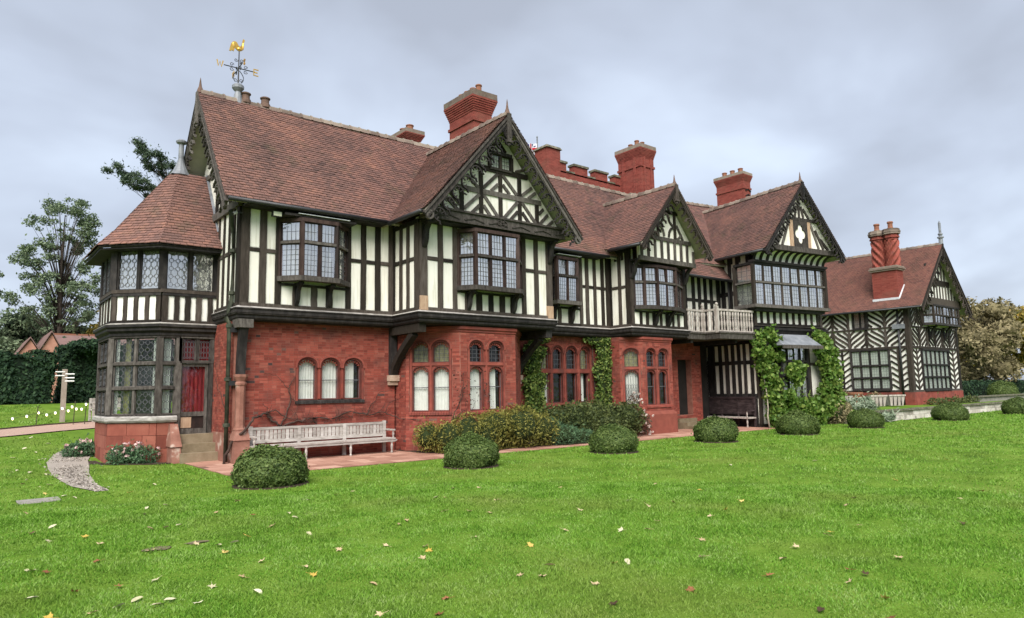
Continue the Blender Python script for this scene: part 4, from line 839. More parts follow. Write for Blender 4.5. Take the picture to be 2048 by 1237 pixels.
part('wall', MB().box(Fr(19.6, .35), 0, .05, .0, 1.5, 0, 3.62), 'terracotta', H)
# stone pilaster, pedestal, carved braces under the jetty corner and wings
part('wall_base', MB().box(Fr(0, 3.9, -90), 2.0, 3.56, -.03, .05, 0, .74, .004), 'stone_rose', H)
part('pedestal', MB().box(W0, -.03, .34, -.06, .36, 0, .60, .006), 'stone_rose', H); part('pedestal_cap', MB().hexa([(-.06, -.09, .58), (.37, -.09, .58), (.37, .36, .58), (-.06, .36, .58), (.02, .0, .80), (.30, .0, .80), (.30, .36, .80), (.02, .36, .80)]), 'stone_rose', H)
part('pilaster', MB().lathe((.16, .20, .80), [(.15, 0), (.16, .04), (.13, .08), (.12, .14), (.12, 1.12), (.145, 1.16), (.145, 1.2), (.12, 1.24), (.16, 1.32), (.18, 1.36), (.18, 1.42)], 8), 'stone_rose', H)
f2 = F_A.at(.16, .35, -90)
part('corner_brace', MB().ribbon(f2, [(.10+.22*(t**2.2), 2.2+1.36*t) for t in np.linspace(0, 1, 9)], .17, -.10, .10), 'timber_black', H)
part('brace_cap', MB().box(W0, -.03, .36, -.06, .40, 3.40, 3.62), 'timber_grey', H)
for (fx, fy, dg, z0, o_) in ((4.46, .32, 0, 2.25, 1.45), (9.20, .32, 0, 2.25, 1.45)):
    fq = Fr(fx, fy, dg); curved_brace(fq, .10, z0, 3.35, o_, H, .20, 'timber' if fx < 6 else 'timber_black'); part('brace_post', MB().box(fq, -.01, .21, -.09, .03, z0-.05, 3.6), 'timber_black', H)
    part('brace_bearer', MB().box(fq, -.02, .22, -o_-.25, .0, 3.36, 3.60), 'timber' if fx < 6 else 'timber_black', H); part('corbel', MB().box(fq, -.06, .26, -.16, .05, z0-.22, z0-.05), 'stone_buff', H)
    part('corbel', MB().box(fq, -.04, .24, -.10, .05, z0-.34, z0-.22), 'stone_buff', H)
# ---- corner bay tower on the west end
BW = [(-2.32, 4.9), (-2.32, 2.96), (-1.36, 2.0), (0, 2.0)]
IN = [(-1.7, 4.9), (-1.7, 3.2), (-1.1, 2.6), (0, 2.6)]
F_TC, F_TA, F_TB = Fr(-2.32, 4.9, -90), Fr(-2.32, 2.96, -45), Fr(-1.36, 2.0, 0); LA = .96*2**.5
for f, l in ((F_TC, 1.94), (F_TA, LA), (F_TB, .42)):
    w = part('bay_plinth', MB().box(f, 0, l, .06, .3, 0, 1.03), 'mortar', H)
    z = 0.0
    for row, h_ in enumerate((.36, .34, .32)):
        u = 0.0; k = row
        while u < l-.02:
            bl = min((.62, .44, .54)[k % 3], l-u); bl = l-u if l-u-bl < .15 else bl
            part('stone_block', MB().box(f, u+.004, u+bl-.004, -.02+random.uniform(0, .008), .1, z+.003, z+h_-.004, .002), 'sandstone_red', w); u += bl; k += 1
        z += h_
for q, (z0, z1) in enumerate(((0, 1.0),)):
    part('buttress', MB().hexa([(-1.10, 1.42, 0), (-.88, 1.42, 0), (-.88, 2.0, 0), (-1.10, 2.0, 0), (-1.10, 1.50, .40), (-.88, 1.50, .40), (-.88, 2.0, .40), (-1.10, 2.0, .40)]), 'stone_rose', H)
    part('buttress_cap', MB().hexa([(-1.13, 1.46, .41), (-.86, 1.46, .41), (-.86, 2.0, .41), (-1.13, 2.0, .41), (-1.08, 1.82, .98), (-.90, 1.82, .98), (-.90, 2.0, .98), (-1.08, 2.0, .98)]), 'stone_rose', H)
BP = [(-.05, 1.03), (.06, 1.03), (.10, 1.08), (.10, 1.16), (.02, 1.20), (-.05, 1.20)]
sweep('bay_sill', [(-2.32, 4.9), (-2.32, 2.96), (-1.36, 2.0), (-.90, 2.0)], BP, 'timber_pale', H)
bw = window([(-2.32, 4.9), (-2.32, 2.96), (-1.36, 2.0), (-.90, 2.0)], 1.24, 3.24, [1.92, 2.56], [3, 2, 1], H, lead=(3, 3), pat='ring', mat='timber_grey', post=.15, mull=.06, sill=.06, sill_out=.03, name='bay_window', back='room_mid', gl='glass_dark',
            cur={1: [(0.0, .07, 'curtain'), (.86, 1, 'curtain'), (.22, .34, 'curtain_olive')], 2: [(0, .7, 'curtain')]}, back_v=.6, label='tall lead-ringed ground floor window of the corner bay')
dt = window([(-.86, 2.0), (-.02, 2.0)], 2.62, 3.24, [], [2], H, lead=(4, 4), pat='ring', mat='timber_grey', post=.08, sill=.05, sill_out=.03, name='transom_window', cur=[(0, 1, 'curtain_red')], gl='glass_clear')
dd = part('door', MB().plate(F_TB, [(.50, .70), (1.22, .70), (1.22, 2.56), (.50, 2.56)], [[(.57, 1.28), (.57, 2.48), (1.15, 2.48), (1.15, 1.28)], [(.57, .84), (.57, 1.16), (1.15, 1.16), (1.15, .84)]], .03, .09, True), 'timber_grey', H, label='bay door glazed above with a red curtain behind')
part('pane', MB().box(F_TB, .56, 1.16, .055, .06, 1.27, 2.49), 'glass_clear', dd); curtain(F_TB, .55, 1.17, 1.25, 2.5, .12, dd, 'curtain_red', .02, .1)
part('lower_panel', MB().box(F_TB, .56, 1.16, .06, .08, .83, 1.17), 'timber_red', dd); part('repair_board', MB().box(F_TB, .58, .84, .05, .06, .86, 1.14), 'oak_new', dd)
for u in (.44, 1.24): part('door_post', MB().box(F_TB, u, u+.10, -.02, .12, .68, 3.24), 'timber_grey', H)
for i, (z, d) in enumerate(((.24, 1.28), (.47, 1.52), (.70, 1.76))): part('step', MB().box(W0, -.92, .02, d, 2.05, z-.25, z, .004), 'stone_step', H)
sweep('bay_cornice', BW, [(-.05, 3.24), (.02, 3.24), (.06, 3.30), (.06, 3.36), (.14, 3.42), (.14, 3.48), (.19, 3.52), (.19, 3.58), (.06, 3.62), (-.05, 3.62)], 'timber_black', H)
sweep('weathered_top', BW, [(.05, 3.60), (.18, 3.585), (.185, 3.60), (.05, 3.64), (0, 3.64)], 'timber_pale', H)
for f, l, ps in ((F_TC, 1.94, [(0, .12), (.45, .55), (.9, 1.0), (1.35, 1.45), (1.82, 1.94)]), (F_TA, LA, [(0, .11), (.30, .40), (.60, .71), (.92, 1.02), (1.22, LA)]), (F_TB, 1.36, [(0, .14), (.30, .42), (.56, .70), (.84, .98), (1.14, 1.26)])):
    stud_wall(f.at(0, -.02), 0, l, 3.62, 4.42, ps, plates=(.08, .07), pl='plaster_white')
bu = window(offset(BW, .03), 4.52, 5.66, [], [3, 2, 2], H, lead=(3, 5), pat='ring', mat='timber_black', post=.18, mull=.08, sill=.09, sill_out=.05, name='bay_window', cur=[(0, 1, 'curtain')], label='lead-ringed upper window of the corner bay', sillmat='timber')
EV = [(-2.80, 5.4), (-2.80, 2.76), (-1.58, 1.52), (.02, 1.52)]; MV = [(-2.36, 5.1), (-2.36, 2.94), (-1.38, 1.94), (.02, 1.94)]; TP = [(-.96, 4.4), (-.96, 3.46), (-.80, 3.30), (.02, 3.30)]; ZE, ZM, ZT = 5.66, 6.16, 8.12
part('eaves_soffit', MB().slab([(x*.97, y+.06) for x, y in EV]+[(0.02, 5.4)], 5.56, 5.60), 'timber_black', H)
for (LO, HI, za_, zb_) in ((EV, MV, ZE, ZM), (MV, TP, ZM, ZT)):
    for i in range(3):
        A, Bp, C_, D_ = Vector((*LO[i], za_)), Vector((*LO[i+1], za_)), Vector((*HI[i+1], zb_)), Vector((*HI[i], zb_))
        e = (Bp-A).normalized(); n_ = e.cross(D_-A); upd = n_.cross(e).normalized()
        if upd.z < 0: upd = -upd
        d_ = deck([A, Bp, C_, D_], .05, 'timber_black', H); tiles(A, e, upd, 0, (Bp-A).length, (D_-A).dot(e), (C_-A).dot(e), (D_-A).dot(upd), parent=d_)
part('lead_flashing', MB().tube([(0, 1.94, 6.22), (0, 3.30, 8.18)], .05, 6), 'lead', H)
cap = part('lead_cap', MB().hexa([(-.98, 3.28, 8.10), (.02, 3.28, 8.10), (.02, 4.4, 8.10), (-.98, 4.4, 8.10), (-.86, 3.40, 8.17), (.02, 3.40, 8.17), (.02, 4.3, 8.17), (-.86, 4.3, 8.17)]), 'lead', H)
part('roof_finial', MB().lathe((-.70, 3.50, 8.10), [(.30, 0), (.22, .12), (.13, .32), (.075, .52), (.07, .95), (.085, .97), (.14, 1.0), (.155, 1.05), (.10, 1.10), (.02, 1.12)], 12), 'lead', H, smooth=False)
# ---- balcony
bal = part('balcony', MB().slab([(16.9, .1), (16.9, -1.10), (18.06, -1.10), (18.06, -1.78), (20.2, -2.05), (20.5, -1.75), (20.75, .1)], 3.62, 3.84), 'timber_grey', H)
sweep('fascia', [(16.95, -1.10), (18.06, -1.10), (18.06, -1.78), (20.2, -2.05)], [(0, 3.58), (.03, 3.6), (.05, 3.78), (.09, 3.82), (.09, 3.88), (-.1, 3.9), (-.1, 3.58)], 'timber_grey', bal)
RP = [(16.98, -1.04), (18.01, -1.04), (18.01, -1.72), (20.15, -1.99)]
bal_me = mesh_of('baluster', MB().lathe((0, 0, 0), [(.03, 0), (.03, .1), (.022, .13), (.042, .25), (.045, .36), (.024, .48), (.034, .52), (.024, .56), (.045, .68), (.04, .76), (.022, .84), (.03, .86)], 7), 'planter_wood')
for i in range(3):
    (xa, ya), (xb, yb) = RP[i], RP[i+1]; l = math.hypot(xb-xa, yb-ya); f = Fr(xa, ya, math.degrees(math.atan2(yb-ya, xb-xa)))
    part('handrail', MB().box(f, 0, l, -.05, .05, 4.72, 4.80), 'planter_wood', bal); part('bottom_rail', MB().box(f, 0, l, -.04, .04, 3.88, 3.94), 'planter_wood', bal)
    n = int(l/.165)
    for k in range(n):
        o = inst('baluster', bal_me, bal); q = f.p((k+.5)*l/n, 0, 0); o.location = (q[0], q[1], 3.90); o.rotation_euler = (0, 0, random.uniform(0, 1))
for (x, y) in RP[1:3]:
    part('newel', MB().box(Fr(x, y), -.06, .06, -.06, .06, 3.84, 4.86).lathe((x, y, 4.86), [(.08, 0), (.085, .03), (.03, .05), (.06, .10), (.065, .14), (.03, .19)], 8), 'planter_wood', bal)
part('bearer', MB().box(W0, 17.2, 17.35, -1.0, .4, 3.45, 3.62), 'timber_black', bal); part('bearer', MB().box(W0, 19.2, 19.35, -1.7, .4, 3.45, 3.62), 'timber_black', bal)

# ---- east wing with patterned framing, standing on the terrace
XW, YW, ZT0 = 37.12, -1.4, .5
F_E = Fr(XW, YW); F_EL = Fr(XW, 5.6, -90)
def scurve(fr, u0, z0, u1, z1, w, parent, lo, hi, v=-.03): # an S-shaped brace, cut off at the rails
    pts = [(u0+(u1-u0)*(.5-.5*math.cos(math.pi*t)), z0+(z1-z0)*t) for t in np.linspace(0, 1, 19)]; pts = [q for q in pts if lo <= q[1] <= hi]
    if len(pts) > 2: part('curved_brace', MB().ribbon(fr, pts, w, v, .04), 'timber', parent)
def ogee_cells(fr, edges, z0, z1, parent, w=.11, flip=0, n=3):
    h = z1-z0
    for i in range(len(edges)-1):
        s, e = edges[i]+.03, edges[i+1]-.03
        if (i+flip) % 2: s, e = e, s
        for k in range(-2, 3):
            zA = z0+.31*k+.02; scurve(fr, s, zA, e, zA+h*.95, w, parent, z0, z1)
def chevrons(fr, a, b, z0, z1, parent, step=.34, w=.09, rise=.30):
    c = (a+b)/2; timber('stud', fr, c-.06, c+.06, z0, z1, parent, -.035)
    z = z0+.02
    while z+rise < z1+.05:
        for q in (a, b):
            part('brace', MB().beam(fr, (c, z), (q, min(z1, z+rise)), w, -.03, .04), 'timber', parent)
        z += step
def east_wall(fr, L_, win, up, posts, cut):
    w = part('timber_wall', MB().box(fr, 0, L_, .02, .2, 1.2, 6.3), 'plaster_white', H)
    for z0, z1 in ((1.2, 1.32), (3.72, 3.86), (4.93, 5.03), (6.16, 6.3)): timber('rail', fr, 0, L_, z0, z1, w, -.045)
    for a, b in posts: timber('post', fr, a, b, 1.3, 6.2, w, -.05)
    for a, b in cut: chevrons(fr, a, b, 1.34, 3.70, w)
    return w
# side wall (faces the lawn's near end): F_EL u 0..7, corner at u=7
wE = east_wall(F_EL, 7.0, None, None, [(6.80, 7.0), (0, .2)], [(2.65, 3.52), (5.92, 6.76), (1.7, 2.6)])
ed = [1.6, 2.6, 3.6, 4.62, 5.72, 6.78]
for u in ed[:-1]: timber('stud', F_EL, u-.06, u+.06, 3.86, 6.2, wE, -.04)
ogee_cells(F_EL, ed, 3.88, 4.92, wE, .12, 0); ogee_cells(F_EL, ed[3:], 5.05, 6.15, wE, .12, 1); ogee_cells(F_EL, ed[:3], 5.05, 6.15, wE, .12, 0)
window([(XW-.06, 5.6-3.62), (XW-.06, 5.6-5.84)][::1], 1.42, 3.66, [2.05, 2.78], [4], H, lead=(3, 4), name='mullioned_window', mat='timber_black', gl='glass_dark', sillmat='timber_black', cur={0: [(.5, .98, 'curtain')]}, sill_out=.06, back_v=.15)
window([(XW-.06, 5.6-3.9), (XW-.06, 5.6-4.75)], 5.06, 6.05, [], [2], H, lead=(3, 4), name='upper_window', mat='timber_black', cur=CW, sill_out=.05, sillmat='timber_black', back_v=.15)
# gable front
w5 = east_wall(F_E, 7.4, None, None, [(0, .28), (7.15, 7.4)], [(.32, 1.42), (5.7, 7.1)])
ed = [.28, 1.45, 2.6, 3.75, 4.9, 6.05, 7.14]
for u in ed[1:-1]: timber('stud', F_E, u-.06, u+.06, 3.86, 4.93, w5, -.04)
ogee_cells(F_E, ed, 3.88, 4.92, w5, .13, 1); ogee_cells(F_E, [.28, 1.2, 2.05], 5.05, 6.15, w5, .13, 0); ogee_cells(F_E, [6.45, 7.14], 5.05, 6.15, w5, .13, 0)
window([(XW+1.5, YW-.06), (XW+5.55, YW-.06)], 1.36, 3.62, [2.05, 2.78], [6], H, lead=(3, 4), name='mullioned_window', mat='timber_black', gl='glass_dark', sillmat='timber_black', cur={0: [(0.0, .3, 'curtain_red')]}, sill_out=.06, back_v=.2)
window([(XW+2.1, YW-.02), (XW+2.3, YW-.6), (XW+6.2, YW-.6), (XW+6.4, YW-.02)], 5.25, 6.25, [5.72], [1, 8, 1], H, lead=(2, 3), name='oriel_window', mat='timber', sillmat='timber_black', cur=CW)
for u in (2.9, 5.2): scroll_bracket(F_E, u, 4.3, 5.1, .5, H, .2)
UCE, HFE, ZEE, ZAE = 3.5, 3.98, 6.06, 10.05
gable_roof(F_E, UCE, HFE, ZEE, ZAE, -.95, 8.0, mat='tile_far')
ge = part('gable', MB().plate(F_E, [(-.1, 6.2), (7.4, 6.2), (UCE, 9.8)], [], -.42, -.3, True), 'plaster_white', H)
kE = dict(p=ge, fr=F_E, v=-.47)
part('tie_beam', MB().box(F_E, .25, 6.75, -.60, -.3, 6.28, 6.75), 'timber', ge); gt(1.5, 7.75, 5.5, 7.75, .35, 'collar', mt='timber', **kE); gt(2.62, 8.9, 4.38, 8.9, .25, 'collar', mt='timber', **kE)
for i in range(13): u = .8+i*.45; gt(u, 6.75, u, min(7.62, 9.7-3.5/3.6*abs(u-UCE)*1.0), .14, 'stud', **kE)
for i in range(7): u = 2.1+i*.45; gt(u, 7.9, u, 8.8, .13, 'stud', **kE)
bargeboards(F_E, UCE, HFE, ZEE, ZAE, -.93, width=.3, n=9, r=.22, style='cusp', mat='timber', mata='timber', pend=.8)
part('roof_finial', MB().lathe(F_E.p(UCE, -.9, ZAE), [(.12, 0), (.11, .35), (.18, .38), (.18, .45), (.08, .5), (.14, .62), (.07, .72), (.075, 1.3), (.01, 1.45)], 8), 'lead', H)
part('wing_plinth', MB().box(F_EL, 0, 7.058, -.06, .25, .3, 1.197), 'terracotta', H); part('wing_plinth', MB().box(F_E, .1, 7.46, -.055, .25, .3, 1.2), 'terracotta', H)
part('wall', MB().box(F_E, .3, 7.3, .3, 8.0, .3, 6.2), 'room_dark', H)
part('downpipe', MB().tube([F_EL.p(6.5, -.1, 6.0), F_EL.p(6.5, -.1, .5)], .06, 8), 'iron_black', H, smooth=True); part('rain_hopper', MB().box(F_EL, 6.2, 6.85, -.22, -.04, 4.85, 5.12), 'lead', H)
gutter((XW-.52, YW-.9, 6.0), (XW-.52, 5.6, 6.0))

# ---- chimneys
def stack(x0, x1, y0, y1, z0, zb, zc_, zt, parent=H, label=None, ribs=0, mat='chimney_brick', over=.34, pots=((.25, .5), (.5, .5), (.75, .5)), ph=.45, pr=.13):
    c = part('chimney', MB().box(W0, x0, x1, y0, y1, z0, zc_), mat, parent, label=label)
    part('band', MB().box(W0, x0-.05, x1+.05, y0-.05, y1+.05, zb-.06, zb+.06), mat, c)
    n = 7
    for i in range(n):
        o = over*((i+1)/n)**1.1 if i < n-1 else over*.97; a = zc_-.02+(zt-zc_)*.62*i/(n-1)
        part('corbel_course', MB().box(W0, x0-o, x1+o, y0-o, y1+o, a, a+(zt-zc_)*.62/(n-1)+.012*(i % 2)), mat, c)
    part('cap', MB().box(W0, x0-over*.93, x1+over*.93, y0-over*.93, y1+over*.93, zc_+(zt-zc_)*.70, zt, .01), 'ridge_tile', c)
    for i in range(ribs): f = (i+.5)/ribs; part('pilaster_strip', MB().box(W0, x0+(x1-x0)*f-.06, x0+(x1-x0)*f+.06, y0-.06, y0, z0, zc_), mat, c); part('pilaster_strip', MB().box(W0, x0-.06, x0, y0+(y1-y0)*f-.08, y0+(y1-y0)*f+.08, z0, zc_), mat, c)
    for fx, fy in pots:
        part('chimney_pot', MB().lathe((x0+(x1-x0)*fx, y0+(y1-y0)*fy, zt-.02), [(pr*1.1, 0), (pr*1.15, .06), (pr*.95, .09), (pr*.9, ph*.82), (pr*1.08, ph*.86), (pr*1.08, ph*.95), (pr*.85, ph)], 10), 'pot_clay', c)
    return c
stack(9.80, 10.70, 3.3, 5.0, 8.5, 12.35, 12.72, 13.52, label='largest brick chimney stack with flared corbelled head', over=.18, pots=((.5, .15), (.5, .38), (.5, .62), (.5, .85)))
stack(6.75, 7.25, 3.2, 4.2, 9.5, 10.6, 10.74, 11.18, over=.16, pots=((.5, .25), (.5, .7)), ph=.3, pr=.14, label='small chimney peeping over the ridge')
stack(22.37, 23.45, 5.5, 7.09, 9.0, 13.55, 14.05, 14.72, ribs=2, over=.13, pots=((.3, .3), (.7, .3), (.5, .7)), ph=.4)
c3 = stack(32.88, 33.7, 6.0, 7.97, 8.5, 14.28, 14.75, 15.32, over=.13, pots=((.5, .2), (.5, .5), (.5, .8)), ph=.4, pr=.16)
for z in np.linspace(12.4, 14.1, 6): part('vent_brick', MB().ribbon(Fr(32.88, 6.0), [(.2, z), (.5, z+.14), (.8, z)], .07, -.05, .02), 'room_dark', c3)
# wing chimney with two twisted shafts
cb = part('chimney', MB().box(W0, XW+.03, XW+.93, -1.0, .40, 6.2, 8.35), 'chimney_brick', H, label='wing chimney with twin twisted brick shafts')
part('lead_flashing', MB().box(W0, XW-.01, XW+.03, -1.05, .45, 6.55, 6.72), 'lead_white', cb); part('lead_flashing', MB().tube([(XW+.03, -1.03, 6.62), (XW+.93, -1.03, 7.5)], .05, 6), 'lead_white', cb)
for z, o in ((8.35, .08), (8.44, .14), (8.53, .08)): part('corbel_course', MB().box(W0, XW+.03-o, XW+.93+o, -1.0-o, .40+o, z, z+.09), 'ridge_tile', cb)
for yc in (-.69, .09):
    vs = []; nz, na = 40, 24
    for i in range(nz+1):
        for j in range(na):
            a = 2*math.pi*j/na; r = .35*(1+.20*math.cos(6*(a+(1 if yc > 0 else -1)*i*.085))); vs.append((XW+.48+r*math.cos(a), yc+r*math.sin(a), 8.62+1.62*i/nz))
    part('twisted_shaft', MB().add(vs, [(i*na+j, i*na+(j+1) % na, (i+1)*na+(j+1) % na, (i+1)*na+j) for i in range(nz) for j in range(na)]), 'terracotta', cb)
for i, o in enumerate((.02, .08, .05, .14, .16, .12)):
    for yc in (-.69, .09): part('corbel_course', MB().lathe((XW+.48, yc, 10.22+i*.11), [(.36+o, 0), (.36+o, .10)], 8), 'ridge_tile' if i > 2 else 'chimney_brick', cb)
for yc in (-.69, .09): part('chimney_pot', MB().lathe((XW+.48, yc, 10.86), [(.16, 0), (.17, .1), (.14, .15), (.14, .36), (.18, .40), (.16, .48)], 10), 'pot_clay', cb)
# ridge ventilators beside the weathervane
for x in (.78, 1.36): part('ridge_vent', MB().lathe((x, 2.46, 10.40), [(.16, -.05), (.15, .06), (.12, .08), (.115, .2), (.15, .23), (.15, .26), (.11, .28)], 12), 'finial_clay', H)
# ---- battlemented tower behind the roofs
tw = part('tower', MB().box(W0, 17.0, 24.5, 7.0, 12.0, 0, 12.78), 'chimney_brick', H)
part('turret', MB().box(W0, 16.98, 17.9, 6.98, 7.9, 8, 13.85), 'chimney_brick', tw); part('coping', MB().hexa([(16.9, 6.9, 13.83), (17.98, 6.9, 13.83), (17.98, 7.98, 13.83), (16.9, 7.98, 13.83), (16.98, 6.98, 13.97), (17.9, 6.98, 13.97), (17.9, 7.9, 13.97), (16.98, 7.9, 13.97)]), 'stone_mossy', tw)
for a, b in ((17.9, 18.32), (18.86, 19.86), (20.4, 21.38), (21.92, 22.9), (23.4, 24.5)):
    part('merlon', MB().box(W0, a, b, 7.0, 7.35, 12.7, 13.22), 'chimney_brick', tw); part('coping', MB().box(W0, a-.05, b+.05, 6.94, 7.41, 13.20, 13.31), 'stone_mossy', tw)
for a, b in ((18.32, 18.86), (19.86, 20.4), (21.38, 21.92), (22.9, 23.4)): part('coping', MB().box(W0, a, b, 6.94, 7.41, 12.76, 12.84), 'stone_mossy', tw)
part('string_course', MB().box(W0, 16.95, 24.5, 6.95, 7.0, 12.2, 12.32), 'chimney_brick', tw)
part('wall', MB().box(W0, .2, 20.5, .62, 5.2, 0, 6.6), 'room_dark', H)

# ================================================================== weathervane and flag
X, Yv, Z0 = .55, 2.46, 10.33
wv = thing('weathervane', (X, Yv, Z0+.05), 'gilded cockerel weathervane on a wrought iron rod at the roof ridge', 'weathervane')
part('base', MB().lathe((X, Yv, Z0), [(.16, -.12), (.13, .05), (.10, .25), (.08, .32), (.12, .36), (.17, .42), (.17, .50), (.11, .56), (.06, .58)], 12), 'lead', wv)
part('rod', MB().tube([(X, Yv, Z0+.5), (X, Yv, Z0+1.60)], .024, 8, .016), 'iron_black', wv)
ca, sa = math.cos(R(-3)), math.sin(R(-3))
def vw(u, z, s=0): return (X+u*ca, Yv+u*sa+s, Z0+z)
part('arm', MB().tube([vw(-.42, 1.06), vw(.42, 1.06)], .015, 6), 'iron_black', wv); part('arm', MB().tube([(X-.02, Yv-.42, Z0+1.06), (X+.02, Yv+.42, Z0+1.06)], .015, 6), 'iron_black', wv)
def spiral(c, z, r, sg, plane): return [(c[0]+(r*(1-t*.7)*math.cos(sg*t*7) if plane else 0), c[1]+(0 if plane else r*(1-t*.7)*math.cos(sg*t*7)), z+r*(1-t*.7)*math.sin(sg*t*7)) for t in np.linspace(0, 1, 14)]
for u in (-.2, .2):
    for dz in (-.07, .07):
        part('scroll', MB().tube(spiral((X+u, Yv), Z0+1.06+dz, .06, 1 if dz > 0 else -1, True), .010, 5), 'iron_black', wv); part('scroll', MB().tube(spiral((X, Yv+u), Z0+1.06+dz, .06, 1 if dz > 0 else -1, False), .010, 5), 'iron_black', wv)
for sg in (-1, 1):
    part('scroll', MB().tube([(X+sg*(.03+.12*math.sin(t*2.6)), Yv, Z0+.98-.36*t) for t in np.linspace(0, 1, 10)], .012, 5), 'iron_black', wv); part('scroll', MB().tube(spiral((X+sg*.08, Yv), Z0+.68, .06, sg, True), .010, 5), 'iron_black', wv); part('scroll', MB().tube(spiral((X+sg*.08, Yv), Z0+1.30, .055, sg, True), .010, 5), 'iron_black', wv)
FV = Fr(X, Yv)
def strokes(ch, u0, z0, s, parent, fr=FV):
    lt = {'W': [[(0, 1), (.25, 0), (.5, .8), (.75, 0), (1, 1)]], 'E': [[(.9, 1), (.1, 1), (.1, 0), (.9, 0)], [(.1, .5), (.75, .5)]], 'N': [[(.1, 0), (.1, 1), (.9, 0), (.9, 1)]], 'S': [[(.9, .85), (.5, 1), (.1, .8), (.5, .5), (.9, .2), (.5, 0), (.1, .15)]]}[ch]
    mb = MB()
    for st in lt: mb.ribbon(fr, [(u0+a*s*.9, z0+b*s) for a, b in st], .032, -.012, .012)
    part('letter', mb, 'gold', parent)
strokes('W', -.62, Z0+.97, .19, wv); strokes('E', .43, Z0+.97, .19, wv)
FN = Fr(X, Yv, 90); strokes('N', .43, Z0+.97, .17, wv, FN); strokes('S', -.6, Z0+.97, .17, wv, FN)
# the cockerel, a gilded sheet swelling towards its middle
zo = [(520, 130), (541, 160), (527, 172), (526, 200), (521, 262), (515, 300), (495, 330), (455, 350), (420, 337), (394, 312), (380, 330), (368, 372), (345, 362), (330, 377), (300, 382), (310, 322), (325, 262), (350, 217), (385, 204), (415, 216), (440, 258), (462, 274), (485, 250), (498, 205), (504, 155), (508, 138)]
ol = [((x-455)*.00185, 1.59+(350-y)*.00190) for x, y in zo]; cu, cz = sum(q[0] for q in ol)/len(ol), sum(q[1] for q in ol)/len(ol)
tri = tessellate_polygon([[Vector((u, z, 0)) for u, z in ol]]); n_ = len(ol); vs = []
for s in (-1, 1): vs += [(X+u, Yv+s*.018, Z0+z) for u, z in ol]
fs = [tuple(t_) for t_ in tri]+[tuple(n_+i for i in reversed(t_)) for t_ in tri]+[(i, (i+1) % n_, n_+(i+1) % n_, n_+i) for i in range(n_)]
ck = MB().add(vs, fs); ck.blob((X+.01, Yv, Z0+1.66), (.085, .05, .055), 10, 8); ck.blob((X+.105, Yv, Z0+1.78), (.03, .03, .13), 8, 8); ck.blob((X-.16, Yv, Z0+1.74), (.075, .032, .11), 8, 8)
part('cockerel', ck, 'gold', wv)
fl = thing('flagpole', (17.25, 8.0, 12.66), 'white flagpole with a small Union flag behind the brick battlements', 'flag')
part('pole', MB().tube([(17.25, 8, 12.6), (17.25, 8, 14.68)], .035, 8).blob((17.25, 8, 14.70), (.05, .05, .05), 8, 6), 'lead', fl)
def flagp(pts, mat, nm, dy):
    def wv_(u, z): return (17.22-u, 8+dy+.05*math.sin(u*9), 14.35-z-.25*u)
    part(nm, MB().add([wv_(u, z) for u, z in pts], [tuple(range(len(pts)))]), mat, fc)
n_ = 14; vs = []
for i in range(n_+1): u = .9*i/n_; vs += [(17.22-u, 8+.05*math.sin(u*9)+.0, 14.35-.25*u), (17.22-u, 8+.05*math.sin(u*9), 13.80-.25*u)]
fc = part('flag', MB().add(vs, [(2*i, 2*i+1, 2*i+3, 2*i+2) for i in range(n_)]), 'flag_cloth', fl)
for d in (-.006, .006):
    for i in range(2):
        for k in range(2):
            a0, a1 = (.06, .34) if i == 0 else (.56, .84); b0, b1 = (.02, .16) if k == 0 else (.39, .53)
            flagp([(a0, b0 if i == k else b1), (a1, b0 if k == 0 else b1), (a1, b1 if k == 0 else b0)] if False else [((a0+a1)/2, b0 if k == 0 else b1), (a1 if i == 0 else a0, b0 if k == 0 else b1), (a1 if i == 0 else a0, b1 if k == 0 else b0)], 'flag_blue', 'blue_field', d); flagp([(a0 if i == 0 else a1, (b0+b1)/2), (a0 if i == 0 else a1, b1 if k == 0 else b0), ((a0*.4+a1*.6) if i == 0 else (a1*.4+a0*.6), b1 if k == 0 else b0)], 'flag_blue', 'blue_field', d)
    flagp([(.40, 0), (.50, 0), (.50, .55), (.40, .55)], 'flag_red', 'red_bar', d*1.3); flagp([(0, .225), (.9, .225), (.9, .325), (0, .325)], 'flag_red', 'red_bar', d*1.3)

# ================================================================== ground
def hgt(x, y):
    t = np.clip((y-3.5)/16, 0, 1); h_ = 1.45*(t*t*(3-2*t)*.35+t*.65); k = np.clip((8-x)/4, 0, 1); return h_*k*k*(3-2*k)
gx = np.concatenate([np.linspace(-400, -30, 12), np.linspace(-26, 60, 130), np.linspace(66, 500, 14)]); gy = np.concatenate([np.linspace(-120, -24, 10), np.linspace(-22, 26, 110), np.linspace(30, 600, 16)])
GX, GY = np.meshgrid(gx, gy); GZ = hgt(GX, GY)+.012*np.sin(GX*.7)*np.sin(GY*.6)*(GY < -3)-.004
nx_, ny_ = len(gx), len(gy); idx = (np.arange(ny_-1)[:, None]*nx_+np.arange(nx_-1)[None, :]).ravel(); qd = np.stack([idx, idx+1, idx+1+nx_, idx+nx_], 1)
gr = np_part('lawn', np.stack([GX, GY, GZ], -1).reshape(-1, 3), 'lawn', None, qd, kind='structure'); gr.data.polygons.foreach_set('use_smooth', [True]*len(gr.data.polygons))
